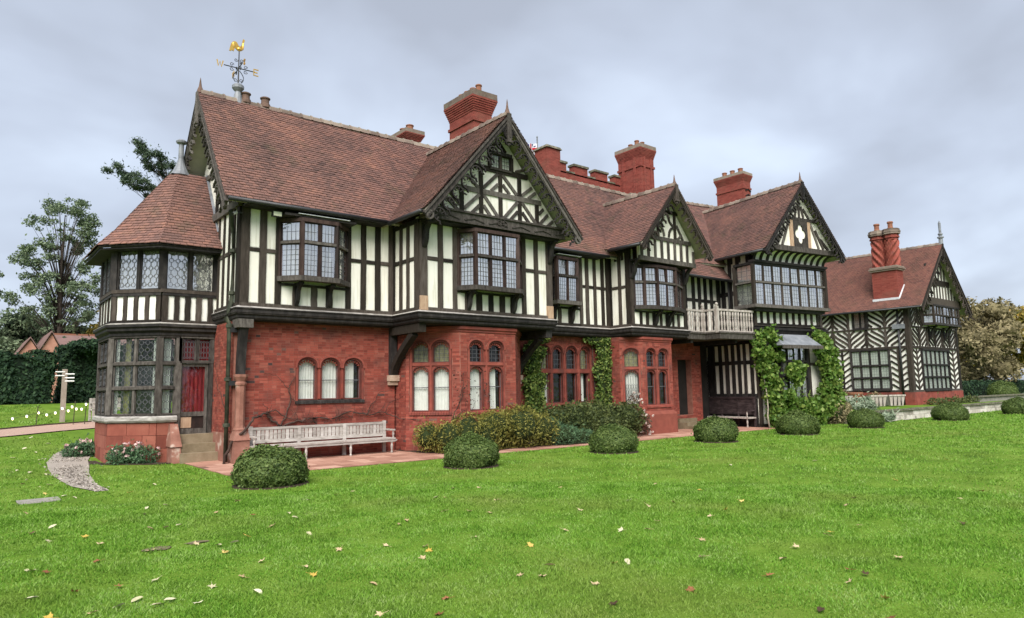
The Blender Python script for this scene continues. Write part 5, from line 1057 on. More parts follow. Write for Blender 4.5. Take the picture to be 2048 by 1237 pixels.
# mown blades, thinning out with distance
def blades(n, d0, d1, pw, hh, ww):
    u = rng.random(n); d = (d0**pw+(d1**pw-d0**pw)*u)**(1/pw); a = R(39)+rng.uniform(-R(50), R(46), n)
    x = CAM.x+d*np.sin(a); y = CAM.y+d*np.cos(a)
    ok = ((x < -.95) | (y < -2.78)) & ~((x > -2.5) & (y > 1.6) & (x < -.9)) & (y < 19) & ~((x > 24.2) & (y > -3.9))
    gp = np.array(GPTS); dm_ = np.full(n, 9.0)
    for (p, q, w) in GP:
        ax, ay = q[0]-p[0], q[1]-p[1]; t = np.clip(((x-p[0])*ax+(y-p[1])*ay)/(ax*ax+ay*ay), 0, 1); dm_ = np.minimum(dm_, np.hypot(x-p[0]-ax*t, y-p[1]-ay*t)/w)
    ok &= (dm_ > 1+.25*rng.normal(size=n))
    pk = (y > 9.0+(x+4.25)*.4) & (y < 11.1+(x+4.2)*.38) & (x < 0); ok &= ~pk
    for bx, by in ((-3.62, -9.05), (-3.2, -9.0), (-4.3, -9.2)): ok &= (np.hypot((x-bx)/1.6, y-by) > .17) | (rng.random(n) < .55)
    for bx, by in BALLS: ok &= np.hypot(x-bx, y-by) > .66
    x, y, d = x[ok], y[ok], d[ok]; n = len(x); z = hgt(x, y)+.012*np.sin(x*.7)*np.sin(y*.6)*(y < -3)-.006
    th = rng.uniform(0, 6.28, n); h_ = (hh+.0012*d)*(.5+.8*rng.random(n)); w_ = ww+.0006*d; ln = rng.normal(size=(n, 2))*.55
    clump = .8+.35*np.sin(x*5.9+np.sin(y*4.3)*2)*np.sin(y*6.3+np.sin(x*3.1)*2)+.3*np.sin(x*1.9+np.sin(y*1.3)*2)*np.sin(y*2.3+np.sin(x*1.1)*2); h_ = h_*np.clip(clump, .3, 1.5)
    B = np.stack([x, y, z], 1); s = np.stack([np.cos(th)*w_, np.sin(th)*w_, np.zeros(n)], 1); T = B+np.stack([ln[:, 0]*h_, ln[:, 1]*h_, h_], 1)
    return np.stack([B-s, B+s, T], 1).reshape(-1, 3)
BALLS = [(-.70, -4.48), (3.77, -4.76), (8.47, -4.80), (13.18, -4.75), (17.60, -5.04), (22.61, -5.12), (29.99, -5.60), (38.3, -6.0)]
GPTS = [(-2.3, 6.6), (-2.75, 5.4), (-3.05, 4.0), (-3.2, 2.3), (-3.35, .6), (-3.4, -.8), (-3.42, -1.9), (-3.27, -3.1)]
GP = [(GPTS[i], GPTS[i+1], [.42, .44, .42, .34, .24, .20, .14][i]) for i in range(7)]
gv = np.concatenate([blades(420000, 3.4, 13, .75, .020, .0021), blades(260000, 11, 60, .6, .022, .0034)])
np_part('grass', gv, 'grass_blade', None, None, 3, kind='stuff')['label'] = 'short mown green grass of the lawn'
# grey gravel path winding across the lawn, pink drive beyond, slab
def strip(name, pts, ws, mat, lift, label=None):
    L_, R_ = [], []
    for i, p in enumerate(pts):
        a = pts[max(i-1, 0)]; b = pts[min(i+1, len(pts)-1)]; dx_, dy_ = b[0]-a[0], b[1]-a[1]; l = math.hypot(dx_, dy_); nx, ny = -dy_/l*ws[i], dx_/l*ws[i]
        L_.append((p[0]+nx, p[1]+ny)); R_.append((p[0]-nx, p[1]-ny))
    vs = [(x, y, float(hgt(np.array(x), np.array(y)))+lift) for q in zip(L_, R_) for x, y in q]
    return part(name, MB().add(vs, [(2*i, 2*i+1, 2*i+3, 2*i+2) for i in range(len(pts)-1)]), mat, None, kind='structure')
for i, (x, y, r) in enumerate(((-3.62, -9.05, .13), (-3.2, -9.0, .09))):
    part('bare_soil', MB().add([(x+r*random.uniform(.6, 1.2)*1.6*math.cos(a), y+r*random.uniform(.5, 1.1)*math.sin(a), .002) for a in np.linspace(0, 6.283, 12)[:-1]], [tuple(range(11))]), 'worn_earth', None, kind='structure')
gpath = strip('gravel_path', GPTS, [.42, .46, .46, .42, .34, .27, .21, .10], 'gravel', .012)
pb = []
for (p, q, w) in GP:
    k = int(900*w); t = rng.random(k); o = rng.normal(size=k)*w*.55; ax, ay = q[0]-p[0], q[1]-p[1]; l = math.hypot(ax, ay)
    pb.append(np.stack([p[0]+ax*t-ay/l*o, p[1]+ay*t+ax/l*o], 1))
pb = np.concatenate(pb); pz = hgt(pb[:, 0], pb[:, 1])+.018
pebble = np_part('pebbles', leaf_quads(np.column_stack([pb, pz]), .022, .8, .85), 'gravel', gpath, kind='stuff')
strip('drive', [(-12, 7.6), (-7, 9.2), (-4.2, 10.2), (-2.8, 10.85), (-1.1, 11.4), (3, 12.6)], [.75]*6, 'gravel_pink', .03)
part('drive_edge', MB().tube([(-12, 8.5, float(hgt(np.array(-12.), np.array(8.5)))+.05), (-4.2, 11.0, .70), (-2.8, 11.65, .77), (-1.0, 12.2, .82)], .05, 6), 'earth', None, kind='structure')
solo('stepping_slab', MB().box(W0, -4.58, -4.0, -3.85, -3.45, -.03, .022, .012), 'stone_grey', 'flat pinkish stone slab set in the lawn beside the gravel path', 'paving slab')
# brick-red paved walk along the house: every slab its own piece
pv = part('paved_walk', MB().slab([(-.85, 2.2), (-.85, -2.4), (-.5, -2.72), (20.6, -2.72), (20.6, .4), (0, .4), (0, 2.2)], -.05, .006), 'paving_joint', None, kind='structure')
slab_me = [mesh_of('paving_slab', MB().box(W0, .004, a-.004, .004, .446, -.03, .0, .0015), 'paving') for a in (.45, .60, .36)]
row = 0; y = -2.72
while y < 2.0:
    x = -.84-(.22 if row % 2 else 0) if y < .3 else -.84; k = row
    xe = 20.5 if y < -.35 else (-.02 if y > .28 else 4.6)
    while x < xe:
        wd = (.45, .60, .36)[k % 3]
        if x+wd*.5 > -.86 and x+wd < xe+.25 and not (x < -.55 and y < -2.6):
            if y < -1.0 or x < 5 or x > 12.5:
                o = inst('paving_slab', slab_me[k % 3], pv); o.location = (max(x, -.86), y, .012+random.uniform(-.002, .004))
        x += wd; k += 1
    y += .45; row += 1
part('soil_bed', MB().slab([(4.7, -1.0), (5.4, -1.9), (12.6, -1.9), (13.4, -1.0), (13.4, .3), (4.7, .3)], 0, .035), 'earth', None, kind='structure')
part('soil_bed', MB().slab([(-2.9, 3.4), (-2.2, 2.3), (-1.4, 1.5), (-1.05, 1.5), (-1.3, 2.0), (-2.4, 3.0), (-2.5, 5.4), (-2.9, 5.4)], -.02, .02), 'earth', None, kind='structure')

# ================================================================== topiary
PZ = np.array([0, .06, .16, .34, .52, .68, .80, .90, .97, 1.0])*.74; PR = np.array([.80, .88, .955, 1.0, .965, .87, .73, .52, .27, .0])*.655
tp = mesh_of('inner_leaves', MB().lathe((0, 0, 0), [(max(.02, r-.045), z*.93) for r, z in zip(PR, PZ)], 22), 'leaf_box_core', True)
zs_ = rng.random(16000)**.85*.74; an = rng.uniform(0, 6.283, 16000); rr_ = np.interp(zs_, PZ, PR); dr_ = np.gradient(np.interp(np.linspace(0, .74, 75), np.linspace(0, .74, 75), np.interp(np.linspace(0, .74, 75), PZ, PR)), .01)
nz_ = np.clip(-np.interp(zs_, np.linspace(0, .74, 75), dr_), -.5, 4); d = np.stack([np.cos(an), np.sin(an), nz_], 1); d /= np.linalg.norm(d, axis=1, keepdims=True)
ct = rng.random(2600); ca_ = rng.uniform(0, 6.283, 2600); rt_ = np.sqrt(ct)*.5; zt_ = np.interp(rt_, PR[::-1], PZ[::-1])
Pt = np.concatenate([np.stack([np.cos(an)*rr_, np.sin(an)*rr_, zs_], 1), np.stack([np.cos(ca_)*rt_, np.sin(ca_)*rt_, zt_], 1)]); d = np.concatenate([d, np.tile((0, 0, 1.), (2600, 1))])
def dome(ph):
    q = Pt+d*(.048*np.sin(Pt[:, :1]*6+ph)*np.sin(Pt[:, 1:2]*7+Pt[:, 2:]*6+ph*2)+.022*np.sin(Pt[:, :1]*15+ph*3)*np.sin(Pt[:, 1:2]*13+Pt[:, 2:]*14)+.018*rng.normal(size=(len(Pt), 1)))
    k = rng.random(len(q)) < .012; q[k] += d[k]*rng.uniform(.03, .09, (int(k.sum()), 1)); q[:, 2] = np.maximum(q[:, 2], .02)
    return np_mesh('foliage', leaf_quads(q, .026*rng.choice([.7, .9, 1.1, 1.5], len(q)), .55, 0, d), 'leaf_box')
tops = [dome(f) for f in (0.3, 1.7, 3.2)]; top_me = tops[0]
ring_me = mesh_of('foot_ring', MB().lathe((0, 0, 0), [(.70, -.02), (.68, .018), (.3, .02)], 20), 'earth')  # dark ring around the foot of each dome
TL = ['largest clipped box dome, nearest of the row, in front of the long pale bench', 'second clipped box dome in front of the yellowish jasmine bush', 'third clipped box dome in front of the small brick bay', 'fourth clipped box dome in front of the dark settle',
      'fifth clipped box dome in front of the leafy vine', 'sixth clipped box dome beside the end of the white stone wall', 'seventh clipped box dome before the middle of the white stone wall', 'last clipped box dome of the lawn row, cut by the picture edge']
sz = [1.0, .92, .94, .98, 1.0, .97, 1.06, 1.12]
for i, (x, y) in enumerate(BALLS):
    t = thing('topiary_dome', (x, y, 0), TL[i], 'topiary', 'clipped box domes along the lawn edge'); WL[t.name] = Vector((0, 0, 0))
    t.rotation_euler = (0, 0, i*1.3); k = sz[i]; t.scale = (k*1.02, k, k*random.uniform(.95, 1.04))
    for nm, me in (('foliage', tops[i % 3]), ('inner_leaves', tp)): inst(nm, me, t)
    o = inst('foot_ring', ring_me, t)
t = thing('topiary_dome', (53.0, -1.2, .5), 'round clipped bush on the terrace above the white wall', 'topiary'); WL[t.name] = Vector((0, 0, 0)); t.scale = (1.4, 1.4, 1.6)
for nm, me in (('foliage', top_me), ('inner_leaves', tp)): inst(nm, me, t)

# ================================================================== long pale garden bench
bn = thing('garden_bench', (2.3, -.1, .012), 'very long weathered pale wooden bench with slatted back against the brick wall', 'bench')
def bx(nm, *a, m_='bench_silver', p=bn, j=.002): return part(nm, MB().box(W0, *a, j), m_, p)
bx('seat', .34, 4.30, -.36, .12, .385, .43); bx('seat_rail', .36, 4.28, -.345, -.31, .325, .385); bx('top_rail', .40, 4.24, .10, .16, .81, .87); bx('back_rail', .40, 4.24, .10, .15, .47, .54)
for u in (.40, 1.66, 2.95, 4.18): bx('back_post', u-.03, u+.06, .095, .165, .012, .90 if u in (.40, 4.18) else .86)
for a, b in ((.46, 1.63), (1.72, 2.92), (3.01, 4.15)):
    n = 11; w = (b-a)/n
    for i in range(n): 
        u = a+i*w; part('back_slat', MB().plate(W0, [(u+.001, .54), (u+w-.001, .54), (u+w-.013, .58), (u+w-.006, .675), (u+w-.013, .77), (u+w-.001, .81), (u+.001, .81), (u+.013, .77), (u+.006, .675), (u+.013, .58)], [], .115, .135, True), 'bench_silver', bn)
for u in (.48, 1.70, 2.95, 4.20):
    part('front_leg', MB().lathe((u, -.32, .012), [(.028, 0), (.034, .03), (.022, .06), (.032, .14), (.036, .2), (.026, .26), (.04, .31), (.03, .315)], 8), 'bench_silver', bn); part('seat_bracket', MB().plate(W0, [(u-.17, .385), (u-.16, .35), (u-.06, .31), (u+.06, .31), (u+.16, .35), (u+.17, .385)], [], -.335, -.30, True), 'bench_silver', bn)
for u in (.36, 4.24): part('arm_rest', MB().box(W0, u-.03, u+.05, -.36, .13, .63, .67), 'bench_silver', bn); part('arm_post', MB().lathe((u+.01, -.31, .43), [(.03, 0), (.022, .04), (.034, .1), (.022, .16), (.03, .2)], 8), 'bench_silver', bn)
# dark settle under the balcony
st = thing('settle', F_3L.p(2.0, -.35, .01), 'dark panelled wooden settle standing under the balcony', 'bench')
def sx(nm, *a, m_='settle'): return part(nm, MB().box(F_3L, *a, .002), m_, st)
sx('back_panel', .55, 3.30, -.14, -.08, .52, 1.20); sx('top_rail', .52, 3.34, -.17, -.06, 1.18, 1.26); sx('seat', .52, 3.34, -.58, -.12, .37, .43, m_='planter_wood')
for u in (.55, 1.45, 2.37, 3.25): sx('stile', u, u+.07, -.16, -.08, .02, 1.2)
for u in (.58, 3.24): part('front_leg', MB().lathe(F_3L.p(u, -.54, .012), [(.03, 0), (.035, .05), (.022, .1), (.036, .22), (.022, .3), (.035, .38)], 8), 'planter_wood', st); part('arm_post', MB().lathe(F_3L.p(u, -.54, .43), [(.03, 0), (.02, .05), (.034, .12), (.02, .2), (.03, .24)], 8), 'planter_wood', st); sx('arm_rest', u-.04, u+.05, -.60, -.1, .67, .71)
# wall fittings
lg = thing('floodlight', (.78, -.34, 6.36), 'black floodlight with pale lens fixed under the eaves', 'floodlight'); part('housing', MB().box(W0, .66, .90, -.42, -.30, 6.29, 6.43), 'lamp_body', lg); part('lens', MB().box(W0, .675, .885, -.425, -.419, 6.305, 6.415), 'lamp_lens', lg); part('arm', MB().box(W0, .77, .80, -.32, .0, 6.40, 6.43), 'lamp_body', lg)
lg = thing('security_camera', (-.12, -.1, 6.3), 'small white and black camera at the corner under the eaves', 'camera'); part('body', MB().tube([(-.30, -.20, 6.24), (-.16, -.08, 6.33)], .04, 8), 'white_paint', lg); part('lens_ring', MB().tube([(-.32, -.217, 6.228), (-.29, -.19, 6.248)], .045, 8), 'lamp_body', lg); part('bracket', MB().box(W0, -.17, .0, -.09, -.05, 6.32, 6.36), 'lamp_body', lg)

# ================================================================== climbers, shrubs, flowers
def wob(pts, amp=.03, n=4):
    out_ = []
    for i in range(len(pts)-1):
        for k in range(n):
            t = k/n; out_.append(tuple(pts[i][c]*(1-t)+pts[i+1][c]*t+random.uniform(-amp, amp)*(0 if c == 1 else 1) for c in range(3)))
    return out_+[pts[-1]]
ws = thing('wisteria', (.05, .2, 0), 'bare twisting wisteria stem trained along the red brick wall', 'climber')
for pts, r0, r1 in ([[(-.22, .2, 0), (-.06, .1, .55), (.16, -.08, .80), (.45, .05, 1.10), (.85, .27, 1.22), (1.05, .28, 1.0), (1.25, .28, .86), (1.6, .28, .95), (2.1, .28, 1.05), (2.7, .28, 1.0), (3.2, .28, 1.18), (3.7, .28, 1.08), (4.3, .26, 1.12), (4.6, .0, .95), (5.0, -.6, .9)], .05, .02],
                    [[(1.25, .28, .86), (1.42, .28, 1.25), (1.5, .28, 1.6), (1.42, .28, 1.85), (1.5, .28, 2.05), (1.62, .28, 2.15)], .032, .014], [[(.85, .27, 1.22), (1.1, .27, 1.28), (1.35, .27, 1.1), (1.8, .27, 1.0)], .028, .012], [[(2.1, .28, 1.05), (2.25, .27, .85), (2.7, .27, .78)], .02, .01],
                    [[(3.7, .28, 1.08), (3.95, .28, 1.45), (4.1, .27, 1.7), (4.5, .2, 1.75)], .018, .008], [[(1.42, .28, 1.85), (1.1, .28, 2.2), (.7, .28, 2.3)], .012, .005], [[(4.3, .26, 1.12), (4.4, .2, 1.4), (4.75, -.1, 1.6)], .015, .006], [[(.05, .3, .75), (-.05, 1.0, 1.5), (-.06, 1.5, 2.1), (-.05, 1.7, 2.6)], .015, .006], [[(1.5, .28, 1.6), (1.75, .28, 1.4)], .012, .005]):
    part('stem', MB().tube(wob(pts, .03, 5), r0*.72, 7, r1*.6), 'stem', ws, smooth=True)
for (u, z) in ((6.0, 1.5), (5.75, 1.9), (5.85, 2.25), (6.2, 1.4)): part('stem', MB().tube(wob([(5.6, -1.3, .9), (u, -1.42, (z+.9)/2), (u+random.uniform(-.1, .3), -1.42, z)], .04), .012, 6, .005), 'stem', ws, smooth=True)
for _ in range(46):
    u = random.uniform(.6, 4.5); z = 1.0+.1*math.sin(u*2); l = random.uniform(.15, .55); a = random.uniform(.2, 2.9)
    part('twig', MB().tube(wob([(u, .28, z), (u+l*.5*math.cos(a), .28, z+l*.5*math.sin(a)), (u+l*math.cos(a+.3), .27, z+l*math.sin(a+.3))], .02, 3), .007, 5, .003), 'stem', ws)
np_part('dry_leaves', leaf_quads(np.column_stack([rng.uniform(5.5, 6.9, 130), np.full(130, -1.43)+rng.uniform(-.03, .03, 130), rng.uniform(1.3, 2.3, 130)]), .035, .5), 'stem', ws)
def wall_blobs(pts, r, n): return [((x+random.uniform(-r, r)*.5, y, z+random.uniform(-r, r)*.5), (r*random.uniform(.55, 1.15), .15*random.uniform(.6, 1.3), r*random.uniform(.6, 1.15))) for (x, y, z) in pts for _ in range(n)]
def col(x0, x1, y0, y1, z0, z1, n, r):
    o = []
    for i in range(n): t = (i+.5)/n; o.append((x0+(x1-x0)*t+random.uniform(-.15, .15), y0+(y1-y0)*t, z0+(z1-z0)*t))
    return o
plant('ivy', wall_blobs(col(9.70, 10.0, -.1, .15, .3, 3.2, 16, .4), .30, 2)+[((10.3, .1, 3.45), (.35, .14, .16))], 5600, .06, 'leaf_ivy', 'dark ivy column on the brick wall left of the four-light window', 'climber', core='leaf_box_core', base=(9.9, .1, 0), aspect=.6, stems=[([(9.9, .25, 0), (10.1, .25, 1.5), (10.6, .25, 3.4)], .04, .015)], shell=.7)
plant('ivy', wall_blobs(col(13.42, 13.35, .1, .12, .6, 3.5, 17, .4), .40, 2)+[((12.9, .12, 3.5), (.55, .14, .17))], 6400, .06, 'leaf_ivy', 'broad ivy column between the four-light window and the small brick bay', 'climber', core='leaf_box_core', base=(13.0, .1, 0), stems=[([(13.1, .25, 0), (13.0, .25, 1.5), (12.9, .25, 3.4)], .04, .015)], shell=.7)
plant('jasmine', [((5.2+i*.5, -1.75-.25*math.sin(i*.9), .45+.12*(i % 2)), (.5, .42, .5+.04*i)) for i in range(6)]+[((7.6, -2.0, .62), (.65, .5, .62)), ((8.4, -1.9, .5), (.6, .5, .5)), ((4.9, -1.2, .45), (.45, .5, .42)), ((6.6, -1.95, .7), (.6, .4, .45))], 15000, .042, 'leaf_jasmine', 'yellowish arching jasmine bush at the foot of the brick bay', 'shrub', core='leaf_box_core', base=(6.8, -1.7, .03), aspect=.32)
plant('juniper', [((9.2, -2.0, .3), (.65, .45, .32)), ((9.9, -2.05, .22), (.6, .4, .24)), ((8.9, -1.75, .45), (.4, .4, .4))], 4500, .05, 'leaf_juniper', 'low feathery blue-green shrub beside the jasmine', 'shrub', core='leaf_box_core', base=(9.4, -1.9, .03), aspect=.2)
plant('shrub', [((9.9+i*.52, -.9-.35*math.sin(i*1.3), .62+.08*math.sin(i*2.1)), (.55, .62, .60)) for i in range(7)]+[((10.6, -1.4, .4), (.6, .5, .42)), ((11.8, -1.4, .42), (.6, .5, .42)), ((12.7, -1.1, .5), (.5, .5, .5))], 15000, .05, 'leaf_shrub', 'broad dark green shrub mass below the four-light window', 'shrub', core='leaf_box_core', base=(11.5, -1.0, .03))
plant('rose_bush', [((13.5, -1.15, .9), (.32, .3, .55)), ((13.75, -1.3, .45), (.35, .3, .4))], 1300, .04, 'leaf_twig', 'straggling rose with pale pink blooms beside the small brick bay', 'rose bush', base=(13.6, -1.2, .03), stems=[([(13.6, -1.1, 0), (13.5, -1.15, .7), (13.4, -1.2, 1.5)], .015, .006), ([(13.65, -1.15, 0), (13.8, -1.3, .5), (13.9, -1.4, .9)], .012, .005)])
ro = bpy.data.objects['rose_bush']; np_part('blossom', leaf_quads(np.repeat(blob_pts([((13.5, -1.25, 1.0), (.33, .3, .62)), ((13.8, -1.4, .45), (.35, .3, .42))], 46, .8), 7, 0)+rng.normal(size=(322, 3))*.02, .034, .8), 'petal_pale', ro)
# pink flowers by the corner bay
for (x, y, r, lab) in ((-1.72, 2.35, .55, 'clump of pale pink flowers in front of the corner bay steps'), (-2.55, 4.9, .34, 'clump of pale pink flowers at the back corner of the bay beside the gravel path')):
    bl = [((x+random.uniform(-r, r)*.8, y-random.uniform(-r, r)*.7*(1 if x > -2 else 1.2), .2), (.30, .28, .26)) for _ in range(7)]
    t = plant('flower_clump', bl, 3800, .048, 'leaf_juniper', lab, 'flowers', base=(x, y, .0), aspect=.3)
    fp = blob_pts([(c, (r_[0], r_[1], .32)) for c, r_ in bl], 44, .85); fp[:, 2] = np.maximum(fp[:, 2], .16)+.06
    for q in fp: part('blossom', MB().add([tuple(v) for v in leaf_quads(np.repeat(q[None], 6, 0)+rng.normal(size=(6, 3))*.014, .042, .75)], [(4*i, 4*i+1, 4*i+2, 4*i+3) for i in range(6)]), 'petal_pink', t)
# large-leaved vine over the third gable's ground floor
vb = []
for (u, v, z, r) in ((-.2, -.35, 3.6, .36), (.3, -.5, 3.8, .32), (.7, -.5, 3.55, .3), (-.2, -.4, 3.1, .34), (.25, -.4, 3.0, .34), (-.05, -.4, 2.5, .34), (.4, -.4, 2.35, .34), (.15, -.45, 1.85, .36), (.6, -.45, 1.75, .32), (.2, -.5, 1.25, .36), (.55, -.5, .8, .4), (.2, -.55, .4, .38), (.85, -.5, 2.9, .26),
                     (1.3, -.75, 2.25, .34), (1.75, -.75, 2.4, .30), (1.6, -.7, 1.95, .30), (1.0, -.7, 1.2, .36), (1.0, -.7, .5, .4), (1.7, -.75, .85, .38), (1.6, -.75, .35, .36), (2.3, -.7, .7, .4), (2.9, -.7, .45, .38), (2.7, -.65, 1.0, .3), (3.4, -.65, .7, .42), (3.9, -.5, .9, .42), (4.4, -.45, .6, .4), (3.6, -.5, 1.4, .36),
                     (3.4, -.5, 3.75, .34), (3.8, -.5, 3.45, .38), (3.45, -.5, 3.2, .32), (4.2, -.45, 3.0, .36), (3.7, -.5, 2.7, .36), (4.3, -.45, 2.4, .38), (3.9, -.5, 2.1, .36), (4.4, -.4, 1.7, .38), (4.75, -.3, 2.2, .3), (3.9, -.45, 1.7, .3), (4.6, -.4, 1.15, .34)):
    q = F_3.p(u, v, z); vb.append((q, (r, r*.75, r)))
plant('vine', vb, 9500, .085, 'leaf_vine', 'large-leaved bright green vine climbing over the third gable front', 'climber', base=F_3.p(.3, -.5, 0), stems=[([F_3.p(-.3, -.75, 0), F_3.p(-.32, -.7, .5), F_3.p(-.15, -.6, .8), F_3.p(-.12, -.55, 1.4), F_3.p(0, -.3, 2.4)], .035, .02)], stem_mat='stem_pale', aspect=.8, shell=.3)

# ================================================================== fallen leaves
LV = [(-2.19, -8.7, 't', 0.065), (-2.96, -10.52, 't', 0.055), (-3.31, -11.0, 't', 0.055), (-3.62, -11.15, 'p', 0.055), (-3.37, -11.61, 'p', 0.055), (-2.14, -10.57, 't', 0.055), (-2.05, -9.53, 'p', 0.055), (-2.51, -12.06, 't', 0.055), (-2.87, -12.86, 't', 0.055), (-2.27, -12.86, 'r', 0.055), (-1.67, -11.53, 't', 0.055), (-1.46, -11.31, 'y', 0.055), (-1.37, -11.1, 't', 0.055), (-1.67, -10.75, 't', 0.055), (-0.7, -11.09, 't', 0.055), (0.4, -9.93, 't', 0.055), (0.27, -9.62, 't', 0.055), (0.01, -9.37, 't', 0.055), (1.37, -7.56, 't', 0.063), (1.77, -7.79, 't', 0.055), (1.14, -9.11, 't', 0.055), (-0.73, -9.59, 't', 0.055), (-0.94, -9.77, 't', 0.055), (-1.75, -8.34, 'p', 0.055), (-1.68, -7.92, 'p', 0.055), (-2.1, -7.68, 'r', 0.055), (-3.11, -9.81, 't', 0.055), (-2.66, -9.1, 'y', 0.055), (-2.88, -9.39, 'p', 0.055), (-3.07, -9.42, 'p', 0.055), (-2.44, -7.11, 't', 0.055), (-1.86, -6.22, 't', 0.055), (-0.99, -6.96, 'p', 0.055), (-0.41, -6.72, 't', 0.055), (-0.05, -6.6, 't', 0.056), (0.64, -8.18, 'p', 0.055), (0.69, -8.38, 't', 0.055), (-2.72, -11.05, 't', 0.055), (-2.78, -11.4, 'y', 0.055), (-2.53, -13.17, 'r', 0.055), (-4.7, -9.5, 'r', 0.056), (-4.85, -9.28, 'p', 0.055), (-4.8, -9.33, 'p', 0.055), (-4.25, -9.32, 'r', 0.055), (-3.71, -9.18, 't', 0.067), (-3.24, -9.15, 't', 0.055), (-3.95, -10.56, 'p', 0.055), (-4.58, -10.49, 'r', 0.055), (-4.25, -10.56, 'r', 0.055), (-4.21, -11.14, 'p', 0.055), (-4.36, -11.24, 'p', 0.055), (-4.11, -11.42, 'p', 0.055), (-4.0, -11.34, 'p', 0.055), (-4.83, -11.19, 'y', 0.055), (-4.55, -11.3, 't', 0.055), (-4.89, -10.47, 'p', 0.055), (-3.85, -11.59, 'p', 0.055), (-4.15, -7.75, 'y', 0.057), (-4.08, -8.36, 't', 0.055), (-4.53, -7.74, 'p', 0.055), (-4.63, -7.01, 'd', 0.055), (-4.38, -6.67, 'p', 0.055), (-4.56, -5.08, 't', 0.055), (-3.43, -7.77, 't', 0.055), (-3.26, -7.8, 'd', 0.055), (-3.09, -7.78, 'p', 0.055), (-3.12, -9.84, 'y', 0.055), (-3.26, -6.53, 'p', 0.055), (-3.11, -5.91, 'p', 0.055), (-2.82, -5.81, 'p', 0.055), (-4.13, -2.76, 'y', 0.055), (-4.32, -0.74, 't', 0.057), (-4.2, 0.02, 'p', 0.06), (-4.12, -1.57, 'p', 0.062), (-3.93, -1.36, 'p', 0.07), (-4.02, 1.76, 'p', 0.083), (-4.36, 2.12, 'p', 0.067), (-4.21, 2.55, 'p', 0.068), (-3.8, 0.97, 'p', 0.064), (-3.91, -3.39, 'p', 0.056), (-3.8, -3.74, 'p', 0.055), (-3.14, -0.13, 'p', 0.062), (-2.97, -3.77, 'y', 0.055), (-2.38, -2.88, 'p', 0.055), (-1.21, -3.6, 'y', 0.055), (-1.87, -6.22, 't', 0.055), (1.77, -14.73, 't', 0.06), (0.97, -14.63, 'r', 0.055), (1.5, -13.82, 't', 0.055), (3.08, -13.77, 't', 0.055), (4.05, -14.54, 'd', 0.055), (7.04, -13.83, 'r', 0.062), (7.48, -12.38, 'y', 0.055), (2.28, -13.76, 't', 0.055), (2.45, -13.73, 'y', 0.055), (1.06, -12.96, 't', 0.055), (0.41, -13.43, 't', 0.055), (-0.28, -13.06, 'p', 0.055), (-0.42, -13.01, 'y', 0.055), (-0.61, -14.05, 'r', 0.055), (0.34, -15.21, 'y', 0.055), (-0.12, -15.45, 'r', 0.055), (-1.36, -13.88, 'd', 0.055), (-0.32, -15.02, 'd', 0.055), (0.29, -14.24, 'r', 0.055), (0.6, -14.81, 't', 0.055), (0.95, -14.78, 'd', 0.055), (0.83, -11.97, 'p', 0.055), (1.08, -12.17, 't', 0.055), (1.56, -11.93, 't', 0.055), (2.36, -11.11, 't', 0.055), (2.57, -10.56, 'p', 0.055), (2.89, -11.14, 't', 0.055), (2.87, -12.04, 'y', 0.055), (3.66, -11.79, 'y', 0.055), (2.32, -12.18, 't', 0.055), (4.23, -9.71, 't', 0.055), (4.15, -10.68, 'y', 0.055), (5.09, -12.77, 'd', 0.055), (6.04, -13.87, 't', 0.055), (4.36, -13.0, 't', 0.055), (9.55, -9.83, 'p', 0.064), (7.66, -8.94, 'p', 0.055), (0.92, -14.01, 't', 0.055), (11.66, -11.74, 'y', 0.056), (-4.04, 9.64, 'p', 0.08), (-3.69, 10.06, 'p', 0.082), (-3.6, 5.99, 'p', 0.071), (-3.17, 7.56, 'p', 0.076), (-4.16, 5.21, 'p', 0.067), (-3.6, 4.58, 'p', 0.067), (-2.46, 10.05, 'p', 0.073), (-3.5, 9.0, 'p', 0.08), (-3.8, 6.88, 'p', 0.063), (-3.7, 0.09, 'p', 0.055), (0.33, -11.53, 't', 0.055), (-0.92, -12.64, 't', 0.055), (1.43, -10.66, 't', 0.055), (-1.37, -12.73, 't', 0.055), (-1.24, -12.89, 't', 0.055), (-1.07, -13.39, 't', 0.055), (-0.5, -11.85, 'y', 0.055), (2.76, -8.82, 't', 0.055)]
def leaf_mesh(seed, mat):
    random.seed(seed); pts = []
    for i, (a, r) in enumerate(((-90, .95), (-62, .40), (-35, .72), (-8, .42), (18, .88), (48, .48), (72, .74), (90, 1.0), (108, .74), (132, .48), (162, .88), (188, .42), (215, .72), (242, .40))):
        rr = (r*.75+.22)*random.uniform(.7, 1.15); pts.append((rr*math.cos(R(a)), rr*math.sin(R(a))*.92))
    vs = [(0, 0, .10)]+[(x, y, .04+random.uniform(-.05, .55)*(x*x+y*y)) for x, y in pts]; n = len(pts)
    mb = MB().add(vs, [(0, 1+i, 1+(i+1) % n) for i in range(n)]); mb.tube([(0, -.3, .08), (.05, -.95, .12), (.15, -1.5, .2)], .03, 4)
    return mesh_of('fallen_leaf', mb, mat)
def oval_mesh(seed, mat):
    random.seed(seed); n = 12; vs = [(0, 0, .05)]+[(.48*math.cos(6.283*i/n)*(1 if i else 1.15), 1.0*math.sin(6.283*i/n), .05+.30*abs(math.cos(6.283*i/n))*random.uniform(.5, 1)) for i in range(n)]
    return mesh_of('fallen_leaf', MB().add(vs, [(0, 1+i, 1+(i+1) % n) for i in range(n)]), mat)
